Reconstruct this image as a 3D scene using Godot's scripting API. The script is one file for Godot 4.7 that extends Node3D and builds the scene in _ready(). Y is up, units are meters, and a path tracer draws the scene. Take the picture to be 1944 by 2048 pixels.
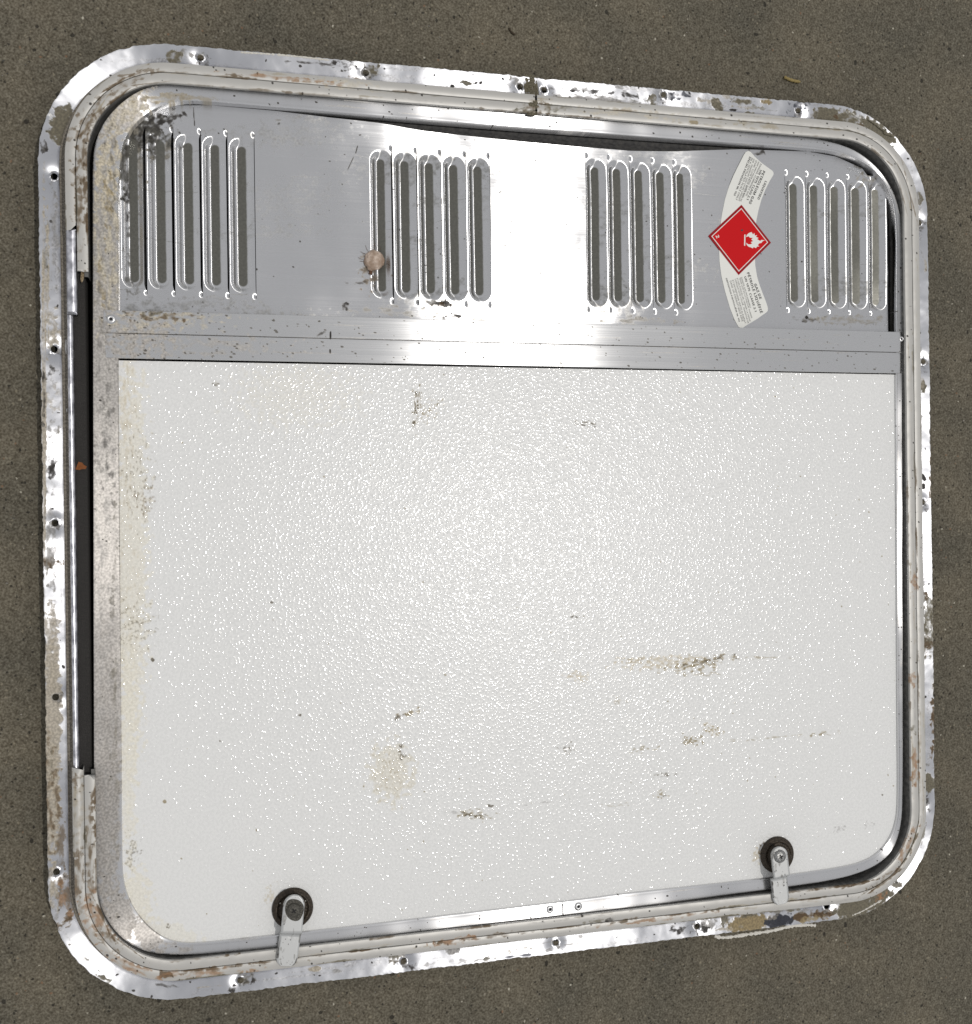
extends Node3D
# An old aluminium gas-locker hatch (door in its frame) lying face down on concrete in high sun.
# Lengths inside the builders are millimetres; MM turns them into metres.

const MM := 0.001
const FOCAL := 2153.0            # focal length in photo pixels (photo 1944 x 2048)
const EYE := Vector3(-245.0, 836.0, -5.0)
const H_FLANGE := 24.0
const H_COVER := 38.0
const H_RIM := 33.2
const H_PANEL := 31.3
const H_SHEET := 27.0
const H_RAIL := 34.7

var lens := Basis()
var rng := RandomNumberGenerator.new()
var frame_path: Strip
var rim_path: Strip
var M := {}

# ------------------------------------------------------------------ helpers
func px(u: float, v: float, h: float) -> Vector3:
	# the point at height h (mm) that lies in the direction of photo pixel (u, v)
	var r: Vector3 = lens * Vector3((u - 972.0) / FOCAL, -1.0, (v - 1024.0) / FOCAL)
	return EYE + r * ((h - EYE.y) / r.y)

func flat(u: float, v: float, h: float) -> Vector2:
	var p := px(u, v, h)
	return Vector2(p.x, p.z)

func trace(pts: Array, h: float) -> PackedVector2Array:
	var o := PackedVector2Array()
	for p in pts:
		o.append(flat(p[0], p[1], h))
	return o

static func n01(n: FastNoiseLite, x: float, y: float) -> float:
	return n.get_noise_2d(x, y) * 0.5 + 0.5

func noise(freq: float, sd: int, oct := 3, kind := FastNoiseLite.TYPE_SIMPLEX_SMOOTH) -> FastNoiseLite:
	var n := FastNoiseLite.new()
	n.noise_type = kind
	n.frequency = freq
	n.seed = sd
	n.fractal_octaves = oct
	if oct == 1:
		n.fractal_type = FastNoiseLite.FRACTAL_NONE
	return n

# a band between two closed lines, measured along (s, mm) and across (t, 0 to 1)
class Strip:
	var outer := PackedVector2Array()
	var inner := PackedVector2Array()
	var at := PackedFloat32Array()
	var length := 0.0
	var width := 1.0
	func finish() -> void:
		at.resize(outer.size())
		for i in outer.size():
			at[i] = length
			length += (outer[i] + inner[i]).distance_to(outer[(i + 1) % outer.size()] + inner[(i + 1) % outer.size()]) * 0.5
	func find(s: float) -> Vector2:
		s = fposmod(s, length)
		var lo := 0
		var hi := at.size() - 1
		while lo < hi:
			var mid := (lo + hi + 1) >> 1
			if at[mid] <= s:
				lo = mid
			else:
				hi = mid - 1
		var nxt: float = at[lo + 1] if lo + 1 < at.size() else length
		return Vector2(lo, (s - at[lo]) / maxf(nxt - at[lo], 1e-6))
	func pos(s: float, t: float) -> Vector2:
		var k := find(s)
		var i := int(k.x)
		var j := (i + 1) % outer.size()
		return outer[i].lerp(outer[j], k.y).lerp(inner[i].lerp(inner[j], k.y), t)
	func where(p: Vector2) -> Vector2:
		var best := 0
		var d := 1e18
		for i in outer.size():
			var e := p.distance_squared_to((outer[i] + inner[i]) * 0.5)
			if e < d:
				d = e
				best = i
		var a := outer[best]
		var b := inner[best] - a
		return Vector2(at[best], (p - a).dot(b) / b.length_squared())

# an image set (colour, roughness + metal, relief) that is painted with patches of matter at their places
class Canvas:
	var w := 0
	var h := 0
	var rows := 1
	var strip: Strip
	var t0 := 0.0
	var t1 := 1.0
	var lo := Vector2.ZERO
	var size := Vector2.ONE
	var col := PackedByteArray()
	var orm := PackedByteArray()
	var hgt := PackedByteArray()
	var rag: FastNoiseLite
	var fine: FastNoiseLite
	var grain := 0.42      # size of the grains in a broken patch
	var vary := 0.26       # how uneven a patch's tone is
	var soft := 0.42       # how gradually they thin out
	func setup(pw: int, ph: int, base: Color, rough: float, metal: float) -> void:
		w = pw
		h = ph
		col.resize(w * h * 3)
		orm.resize(w * h * 3)
		hgt.resize(w * h)
		hgt.fill(100)
		for i in w * h:
			col[i * 3] = base.r8
			col[i * 3 + 1] = base.g8
			col[i * 3 + 2] = base.b8
			orm[i * 3] = 255
			orm[i * 3 + 1] = int(rough * 255)
			orm[i * 3 + 2] = int(metal * 255)
		rag = FastNoiseLite.new()
		rag.frequency = 0.14
		rag.fractal_octaves = 4
		rag.seed = 5
		fine = FastNoiseLite.new()
		fine.frequency = 0.42
		fine.fractal_octaves = 5
		fine.seed = 9
	func world(ix: int, iy: int) -> Vector2:
		if strip == null:
			return lo + size * Vector2((ix + 0.5) / w, (iy + 0.5) / h)
		var rh := h / rows
		var r := iy / rh
		return strip.pos((r + (ix + 0.5) / w) * strip.length / rows, t0 + (t1 - t0) * ((iy % rh) + 0.5) / rh)
	func blend(i: int, c: Color, a: float, rough: float, metal: float, up: float) -> void:
		var k := i * 3
		col[k] = clampi(int(lerpf(col[k], c.r * 255.0, a)), 0, 255)
		col[k + 1] = clampi(int(lerpf(col[k + 1], c.g * 255.0, a)), 0, 255)
		col[k + 2] = clampi(int(lerpf(col[k + 2], c.b * 255.0, a)), 0, 255)
		orm[k + 1] = int(lerpf(orm[k + 1], rough * 255.0, a))
		orm[k + 2] = int(lerpf(orm[k + 2], metal * 255.0, a))
		hgt[i] = clampi(int(hgt[i] + up * a), 0, 255)
	# an oval patch with a ragged outline; cover < 1 leaves it as grains and flecks
	func patch(c: Vector2, ax: Vector2, az: Vector2, kind: Array, strength := 1.0, ragged := 0.55, cover := 1.0, z_from := -INF, z_to := INF) -> void:
		var det := ax.x * az.y - ax.y * az.x
		if absf(det) < 1e-6:
			return
		var la := ax.length()
		var lb := az.length()
		var reach := maxf(la, lb) * (1.0 + ragged) + 1.0
		var draw_a := grain * la * (sqrt(lb / la) if la > lb else 1.0)
		var draw_b := grain * lb * (sqrt(la / lb) if lb > la else 1.0)
		var tone: Color = kind[0]
		var x0 := 0
		var x1 := 0
		var y0 := 0
		var y1 := 0
		var per := 1.0
		if strip == null:
			var k := 1.3 + ragged
			var rx := sqrt(ax.x * ax.x + az.x * az.x) * k + 1.0
			var ry := sqrt(ax.y * ax.y + az.y * az.y) * k + 1.0
			x0 = maxi(0, int((c.x - rx - lo.x) / size.x * w))
			x1 = mini(w - 1, int((c.x + rx - lo.x) / size.x * w))
			y0 = maxi(0, int((maxf(c.y - ry, z_from - 1.0) - lo.y) / size.y * h))
			y1 = mini(h - 1, int((minf(c.y + ry, z_to + 1.0) - lo.y) / size.y * h))
		else:
			var st := strip.where(c)
			per = float(w * rows) / strip.length
			x0 = int((st.x - reach) * per)
			x1 = int((st.x + reach) * per)
			y0 = 0
			y1 = h / rows - 1
		for x in range(x0, x1 + 1):
			var gx := x
			var row := 0
			if strip != null:
				gx = posmod(x, w * rows)
				row = gx / w
				gx = gx % w
			var p0 := Vector2.ZERO
			var p1 := Vector2.ZERO
			if strip != null:
				var s := (x + 0.5) / per
				p0 = strip.pos(s, t0)
				p1 = strip.pos(s, t1)
			for y in range(y0, y1 + 1):
				var p := Vector2.ZERO
				var iy := y
				if strip == null:
					p = Vector2(lo.x + size.x * (gx + 0.5) / w, lo.y + size.y * (y + 0.5) / h)
				else:
					var rh := h / rows
					p = p0.lerp(p1, (y + 0.5) / rh)
					iy = row * rh + y
				var d := p - c
				if z_from > -INF:
					# a run with round ends: measure from the nearest point of its middle line
					var near := clampf(p.y, z_from + la, z_to - la)
					d.y = (p.y - near) * lb / la
				var a := (d.x * az.y - d.y * az.x) / det
				var b := (ax.x * d.y - ax.y * d.x) / det
				var q := a * a + b * b
				if q > 4.0:
					continue
				var e := sqrt(q) + rag.get_noise_2d(p.x, p.y) * ragged * 1.6
				if e > 1.12:
					continue
				var m := strength * (1.0 - smoothstep(0.82, 1.12, e))
				if cover < 1.0:
					var f := fine.get_noise_2d(a * draw_a + c.x, b * draw_b + c.y) * 0.5 + 0.5 - (e * 0.12)
					var f0 := 0.62 - cover * 0.36
					m *= smoothstep(f0 - soft * 0.4, f0 + soft * 0.6, f)
				if m > 0.01:
					var g := 1.0 + fine.get_noise_2d(p.x + 90.0, p.y) * vary
					blend(iy * w + gx, Color(tone.r * g, tone.g * g, tone.b * g), m, kind[1], kind[2], kind[3])
	# fine lengthwise brushing: each row its own gloss
	func brush(amount: float, sd: int) -> void:
		var dice := RandomNumberGenerator.new()
		dice.seed = sd
		for y in h:
			var d := int(dice.randf_range(-amount, amount) * 255.0)
			for x in w:
				var k := (y * w + x) * 3 + 1
				orm[k] = clampi(orm[k] + d, 10, 255)
	func texture(data: PackedByteArray, format: int) -> ImageTexture:
		return ImageTexture.create_from_image(Image.create_from_data(w, h, false, format, data))
	func material(relief: float) -> StandardMaterial3D:
		var m := StandardMaterial3D.new()
		m.albedo_texture = texture(col, Image.FORMAT_RGB8)
		var o := texture(orm, Image.FORMAT_RGB8)
		m.roughness = 1.0
		m.metallic = 1.0
		m.roughness_texture = o
		m.roughness_texture_channel = BaseMaterial3D.TEXTURE_CHANNEL_GREEN
		m.metallic_texture = o
		m.metallic_texture_channel = BaseMaterial3D.TEXTURE_CHANNEL_BLUE
		if relief > 0.0:
			m.heightmap_enabled = true
			m.heightmap_texture = texture(hgt, Image.FORMAT_L8)
			m.heightmap_scale = relief
		m.texture_repeat = false
		return m

# patch at photo pixel (u, v) on a surface of height h; radii in photo pixels, turned by ang degrees
func stain(cv: Canvas, h: float, u: float, v: float, ru: float, rv: float, kind: Array, strength := 1.0, ragged := 0.55, cover := 1.0, ang := 0.0) -> void:
	var c := flat(u, v, h)
	var a := deg_to_rad(ang)
	cv.patch(c, flat(u + ru * cos(a), v + ru * sin(a), h) - c, flat(u - rv * sin(a), v + rv * cos(a), h) - c, kind, strength, ragged, cover)

func thing(called: String, label: String, category: String, at := Vector3.ZERO, group := "") -> Node3D:
	var o := Node3D.new()
	o.name = called
	add_child(o, true)
	o.position = at
	o.set_meta("label", label)
	o.set_meta("category", category)
	if group != "":
		o.set_meta("group", group)
	return o

func put(called: String, mesh: Mesh, mat: Material, parent: Node, label := "") -> MeshInstance3D:
	var o := MeshInstance3D.new()
	o.name = called
	o.mesh = mesh
	o.material_override = mat
	parent.add_child(o, true)
	if label != "":
		o.set_meta("label", label)
	return o

# grid mesh from f(i, j) -> [Vector3 mm, Vector2 uv]; skip(i, j) leaves a cell out
func grid(ni: int, nj: int, f: Callable, skip: Variant = null) -> ArrayMesh:
	var st := SurfaceTool.new()
	st.begin(Mesh.PRIMITIVE_TRIANGLES)
	st.set_smooth_group(0)
	for j in nj + 1:
		for i in ni + 1:
			var r: Array = f.call(i, j)
			st.set_uv(r[1])
			st.add_vertex(r[0] * MM)
	for j in nj:
		for i in ni:
			if skip != null and skip.call(i, j):
				continue
			var a := j * (ni + 1) + i
			var c := a + ni + 2
			st.add_index(a)
			st.add_index(a + 1)
			st.add_index(c)
			st.add_index(a)
			st.add_index(c)
			st.add_index(c - 1)
	st.generate_normals()
	return st.commit()

# a flat-topped plate: polygon (mm, seen from above) at height top, thickness thick, bevelled rim; uv from position
func plate(poly: PackedVector2Array, top: float, thick: float, uv_lo := Vector2.ZERO, uv_size := Vector2(100, 100), bevel := 0.0) -> ArrayMesh:
	if not Geometry2D.is_polygon_clockwise(poly):
		poly = poly.duplicate()
		poly.reverse()
	var upper := poly
	if bevel > 0.0:
		var s := Geometry2D.offset_polygon(poly, -bevel, Geometry2D.JOIN_ROUND)
		if s.size() == 1:
			upper = s[0]
	var st := SurfaceTool.new()
	st.begin(Mesh.PRIMITIVE_TRIANGLES)
	st.set_smooth_group(-1)
	var tri := Geometry2D.triangulate_polygon(upper)
	for k in range(0, tri.size(), 3):
		var q := [upper[tri[k]], upper[tri[k + 1]], upper[tri[k + 2]]]
		if (q[1] - q[0]).cross(q[2] - q[0]) < 0.0:
			q = [q[0], q[2], q[1]]
		for p in q:
			st.set_uv((p - uv_lo) / uv_size)
			st.add_vertex(Vector3(p.x, top, p.y) * MM)
	var rims := [[poly, top - bevel, poly, top - thick]]
	if bevel > 0.0 and upper.size() == poly.size():
		rims.append([upper, top, poly, top - bevel])
	elif bevel > 0.0:
		rims = [[upper, top, upper, top - thick]]
	for r in rims:
		var a: PackedVector2Array = r[0]
		var b: PackedVector2Array = r[2]
		var sgn := 1.0 if _area(a) > 0.0 else -1.0
		for i in a.size():
			var j := (i + 1) % a.size()
			var v := [Vector3(a[i].x, r[1], a[i].y), Vector3(a[j].x, r[1], a[j].y), Vector3(b[j].x, r[3], b[j].y), Vector3(b[i].x, r[3], b[i].y)]
			var order := [0, 2, 1, 0, 3, 2] if sgn > 0.0 else [0, 1, 2, 0, 2, 3]
			for k in order:
				st.set_uv((Vector2(v[k].x, v[k].z) - uv_lo) / uv_size)
				st.add_vertex(v[k] * MM)
	st.index()
	st.generate_normals()
	return st.commit()

static func _area(p: PackedVector2Array) -> float:
	var s := 0.0
	for i in p.size():
		s += p[i].cross(p[(i + 1) % p.size()])
	return s

# a shape turned about the y axis: profile of (radius, height) in mm
func lathe(profile: Array, n := 40) -> ArrayMesh:
	return grid(n, profile.size() - 1, func(i: int, j: int) -> Array:
		var a := TAU * i / n
		var q: Vector2 = profile[j]
		return [Vector3(cos(a) * q.x, q.y, sin(a) * q.x), Vector2(float(i) / n, float(j) / profile.size())])

func paint(base: Color, rough: float, metal := 0.0) -> StandardMaterial3D:
	var m := StandardMaterial3D.new()
	m.albedo_color = base
	m.roughness = rough
	m.metallic = metal
	return m

func mottled(dark: Color, light: Color, rough: float, metal: float, freq: float, sd: int, relief := 0.0, tile := 0.1) -> StandardMaterial3D:
	var m := paint(Color.WHITE, rough, metal)
	var t := NoiseTexture2D.new()
	t.width = 256
	t.height = 256
	t.seamless = true
	t.noise = noise(freq, sd, 4)
	var g := Gradient.new()
	g.set_color(0, dark)
	g.set_color(1, light)
	g.set_offset(0, 0.25)
	g.set_offset(1, 0.75)
	t.color_ramp = g
	m.albedo_texture = t
	m.uv1_triplanar = true
	m.uv1_world_triplanar = true
	m.uv1_scale = Vector3.ONE / tile
	if relief > 0.0:
		var b := NoiseTexture2D.new()
		b.width = 256
		b.height = 256
		b.seamless = true
		b.noise = noise(freq * 1.6, sd + 1, 4)
		m.heightmap_enabled = true
		m.heightmap_texture = b
		m.heightmap_scale = relief
	return m

# ------------------------------------------------------------------ scene
func _ready() -> void:
	rng.seed = 11
	set_camera_and_light()
	make_paths()
	make_ground()
	make_frame()
	make_door()
	make_litter()

func set_camera_and_light() -> void:
	lens = Basis(Vector3.UP, deg_to_rad(-0.769)) * Basis(Vector3.BACK, deg_to_rad(14.429)) * Basis(Vector3.RIGHT, deg_to_rad(0.105))
	var cam := Camera3D.new()
	cam.name = "camera"
	cam.fov = rad_to_deg(2.0 * atan(1024.0 / FOCAL))
	cam.near = 0.01
	cam.far = 200.0
	# the lens basis has x right, -y forward and z down the picture
	cam.transform = Transform3D(Basis(lens.x, -lens.z, lens.y), EYE * MM)
	add_child(cam)
	cam.current = true
	var sky := ProceduralSkyMaterial.new()
	sky.sky_top_color = Color(0.69, 0.692, 0.70)
	sky.sky_horizon_color = Color(0.745, 0.75, 0.755)
	sky.sky_curve = 0.25
	sky.sky_energy_multiplier = 1.32
	sky.ground_bottom_color = Color(0.25, 0.24, 0.22)
	sky.ground_horizon_color = Color(0.45, 0.44, 0.42)
	sky.sun_angle_max = 1.0
	var e := Environment.new()
	e.background_mode = Environment.BG_SKY
	e.sky = Sky.new()
	e.sky.sky_material = sky
	e.tonemap_mode = Environment.TONE_MAPPER_LINEAR
	e.tonemap_exposure = 0.64
	e.sdfgi_enabled = true
	e.ssao_enabled = true
	e.ssil_enabled = true
	var we := WorldEnvironment.new()
	we.name = "environment"
	we.environment = e
	add_child(we)
	var sun := DirectionalLight3D.new()
	sun.name = "sun"
	sun.light_energy = 0.6
	sun.light_color = Color(1.0, 0.985, 0.965)
	sun.light_angular_distance = 0.53
	sun.shadow_enabled = true
	add_child(sun)
	sun.look_at_from_position(Vector3(221.5, 803.0, 19.0), Vector3.ZERO, Vector3.FORWARD)

func make_paths() -> void:
	# frame: rounded rectangle, clockwise as seen from above, starting at the butt joint in the top side
	frame_path = Strip.new()
	var cx := 3.3
	var cz := 0.3
	var hx := 361.8
	var hz := 346.6
	var r := 92.0
	var joint := flat(1072, 190, H_COVER).x
	var pts := []
	var add := func(p: Vector2, n: Vector2) -> void:
		pts.append([p, n])
	var side := func(a: Vector2, b: Vector2, n: Vector2) -> void:
		var k := int(a.distance_to(b) / 2.0)
		for i in k:
			add.call(a.lerp(b, float(i) / k), n)
	var corner := func(c: Vector2, a0: float) -> void:
		for i in 60:
			var a := a0 + PI / 2 * i / 60.0
			add.call(c + Vector2(cos(a), sin(a)) * r, -Vector2(cos(a), sin(a)))
	side.call(Vector2(joint, cz - hz), Vector2(cx + hx - r, cz - hz), Vector2(0, 1))
	corner.call(Vector2(cx + hx - r, cz - hz + r), -PI / 2)
	side.call(Vector2(cx + hx, cz - hz + r), Vector2(cx + hx, cz + hz - r), Vector2(-1, 0))
	corner.call(Vector2(cx + hx - r, cz + hz - r), 0.0)
	side.call(Vector2(cx + hx - r, cz + hz), Vector2(cx - hx + r, cz + hz), Vector2(0, -1))
	corner.call(Vector2(cx - hx + r, cz + hz - r), PI / 2)
	side.call(Vector2(cx - hx, cz + hz - r), Vector2(cx - hx, cz - hz + r), Vector2(1, 0))
	corner.call(Vector2(cx - hx + r, cz - hz + r), PI)
	side.call(Vector2(cx - hx + r, cz - hz), Vector2(joint, cz - hz), Vector2(0, 1))
	for q in pts:
		frame_path.outer.append(q[0])
		frame_path.inner.append(q[0] + q[1] * 40.0)
	frame_path.width = 40.0
	frame_path.finish()
	# door rim: the two outlines read from the photograph, paired by direction from the middle
	var out := trace([[760, 202], [1240, 240.5], [1560, 267], [1617, 273], [1692, 290], [1736, 316], [1774, 357], [1799, 411], [1805, 486], [1805.5, 661], [1805, 1100], [1806, 1400], [1806, 1572], [1804, 1646], [1789, 1699], [1759, 1729], [1710, 1750], [1654, 1763], [1598, 1771.5], [1244, 1818], [700, 1881], [440, 1906], [378, 1911], [303, 1908], [261, 1891], [227, 1861], [203, 1821], [191, 1773], [188.5, 1650], [187.5, 1300], [186, 600], [185.5, 330], [189, 287], [206, 246], [239, 207], [280, 179], [325, 167], [360, 168.5]], H_RIM)
	var inn := trace([[760, 232], [993, 251.5], [1350, 277.6], [1560, 292.5], [1617, 297], [1670, 303], [1712, 316], [1745, 336], [1768, 361], [1783, 392], [1790, 430], [1792.5, 480], [1793, 665], [1792, 753], [1795.6, 1400], [1797, 1572], [1795.5, 1639], [1778, 1684], [1748, 1714], [1710, 1729.5], [1654, 1739], [1531, 1756.5], [1244, 1788], [1122, 1804], [700, 1853.5], [416, 1885], [360, 1886.5], [322, 1874], [288, 1846], [259, 1804], [245, 1754], [241, 1300], [236.6, 730], [236, 373], [242, 295], [261, 256], [298, 223], [336, 206], [373, 201], [418, 203]], H_RIM)
	out = smooth_line(out, 26.0)
	inn = smooth_line(inn, 26.0)
	rim_path = Strip.new()
	var mid := Vector2(2, 0)
	var n := 1600
	for i in n:
		# walk clockwise as seen from above (z runs down the picture)
		var a := TAU * i / n - PI / 2
		var d := Vector2(cos(a), sin(a))
		rim_path.outer.append(hit(out, mid, d))
		rim_path.inner.append(hit(inn, mid, d))
	rim_path.width = 15.0
	rim_path.finish()

func hit(poly: PackedVector2Array, c: Vector2, d: Vector2) -> Vector2:
	for i in poly.size():
		var q = Geometry2D.segment_intersects_segment(c, c + d * 900.0, poly[i], poly[(i + 1) % poly.size()])
		if q != null:
			return q
	return c

func smooth_line(p: PackedVector2Array, longest: float) -> PackedVector2Array:
	# rounds the corners of a traced line (two passes of corner cutting) after splitting long runs
	var q := PackedVector2Array()
	for i in p.size():
		var a := p[i]
		var b := p[(i + 1) % p.size()]
		var k := maxi(1, int(a.distance_to(b) / longest))
		for j in k:
			q.append(a.lerp(b, float(j) / k))
	for pass_ in 2:
		var o := PackedVector2Array()
		for i in q.size():
			var b := q[(i + 1) % q.size()]
			o.append(q[i].lerp(b, 0.25))
			o.append(q[i].lerp(b, 0.75))
		q = o
	return q

# ------------------------------------------------------------------ ground
func make_ground() -> void:
	var size := 2048
	var a := noise(0.22, 21, 3).get_image(size, size)
	var b := noise(0.005, 22, 4).get_image(size, size)
	var c := noise(0.07, 23, 3).get_image(size, size)
	var da := a.get_data()
	var db := b.get_data()
	var dc := c.get_data()
	var col := PackedByteArray()
	col.resize(size * size * 3)
	var hgt := PackedByteArray()
	hgt.resize(size * size)
	for i in size * size:
		var g := (da[i] - 128) * 0.24 + (dc[i] - 128) * 0.10 + ((rng.randi() & 63) - 31.5) * 0.36
		var k := (db[i] - 128) * 0.09
		col[i * 3] = clampi(int(97 + g + k), 10, 230)
		col[i * 3 + 1] = clampi(int(91.5 + g + k * 0.85), 10, 230)
		col[i * 3 + 2] = clampi(int(79 + g * 0.95 + k * 0.65), 8, 220)
		hgt[i] = clampi(int(128 + g * 1.6), 0, 255)
	# aggregate: pale and rusty grains, open pits
	for k in 17000:
		var x := rng.randi_range(3, size - 4)
		var y := rng.randi_range(3, size - 4)
		var pick := rng.randf()
		var r := rng.randf_range(0.7, 1.8) if pick > 0.03 else rng.randf_range(1.6, 3.6)
		var t := Color(0.54, 0.51, 0.44) if pick > 0.55 else Color(0.15, 0.14, 0.12)
		var up := 40 if pick > 0.55 else -70
		if pick > 0.975:
			t = Color(0.80, 0.78, 0.72)
		elif pick > 0.93:
			t = Color(0.50, 0.39, 0.30)
		var sx := rng.randf_range(0.7, 1.4)
		for dy in range(-4, 5):
			for dx in range(-4, 5):
				var q := Vector2(dx * sx, dy / sx).length() + rng.randf_range(-0.35, 0.35)
				if q < r:
					var i := ((y + dy + size) % size) * size + (x + dx + size) % size
					col[i * 3] = int(lerpf(col[i * 3], t.r8, 0.72))
					col[i * 3 + 1] = int(lerpf(col[i * 3 + 1], t.g8, 0.72))
					col[i * 3 + 2] = int(lerpf(col[i * 3 + 2], t.b8, 0.72))
					hgt[i] = clampi(hgt[i] + up, 0, 255)
	var m := StandardMaterial3D.new()
	m.albedo_texture = ImageTexture.create_from_image(Image.create_from_data(size, size, false, Image.FORMAT_RGB8, col))
	m.heightmap_enabled = true
	m.heightmap_texture = ImageTexture.create_from_image(Image.create_from_data(size, size, false, Image.FORMAT_L8, hgt))
	m.heightmap_scale = 0.05
	m.roughness = 0.9
	m.metallic_specular = 0.35
	var n := 40
	var g := grid(n, n, func(i: int, j: int) -> Array:
		# dense near the hatch, wide outside
		var f := func(k: int) -> float:
			var t := 2.0 * k / n - 1.0
			return signf(t) * (absf(t) * 1200.0 + pow(absf(t), 6.0) * 60000.0)
		var p := Vector2(f.call(i), f.call(j))
		return [Vector3(p.x, 0, p.y), Vector2(p.x + 430.0, p.y + 470.0) / 1050.0])
	var o := put("concrete_ground", g, m, self)
	o.set_meta("kind", "structure")
	o.set_meta("label", "old grey brown concrete ground with fine pitted aggregate")
	o.set_meta("category", "ground")

# ------------------------------------------------------------------ frame
const HOLES := [[108, 352.6], [108, 698], [110, 1046], [111, 1394.6], [113, 1744], [481, 1961], [807, 1923], [1112, 1886], [1395, 1853.5], [1654.5, 1813.6], [1848, 1605], [1846, 1004], [1847, 723], [1840, 445], [401, 115], [732, 145], [1040.6, 173], [1089, 179], [1328, 189], [1597, 221]]
var OLIVE := [Color8(104, 98, 82), 0.8, 0.0, 70.0]
var TAN := [Color8(140, 124, 92), 0.75, 0.0, 80.0]
var BEIGE := [Color8(168, 159, 143), 0.7, 0.0, 50.0]
var GREYISH := [Color8(150, 148, 145), 0.6, 0.3, 20.0]
var BROWN := [Color8(86, 68, 46), 0.8, 0.0, 40.0]
var RUST := [Color8(146, 108, 76), 0.8, 0.0, 10.0]
var BLACK := [Color8(36, 33, 30), 0.8, 0.0, -10.0]
var NAVY := [Color8(48, 50, 58), 0.5, 0.0, 10.0]
var WHITE := [Color8(214, 213, 210), 0.55, 0.0, 60.0]
var CREAM := [Color8(196, 186, 164), 0.65, 0.0, 20.0]

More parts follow.
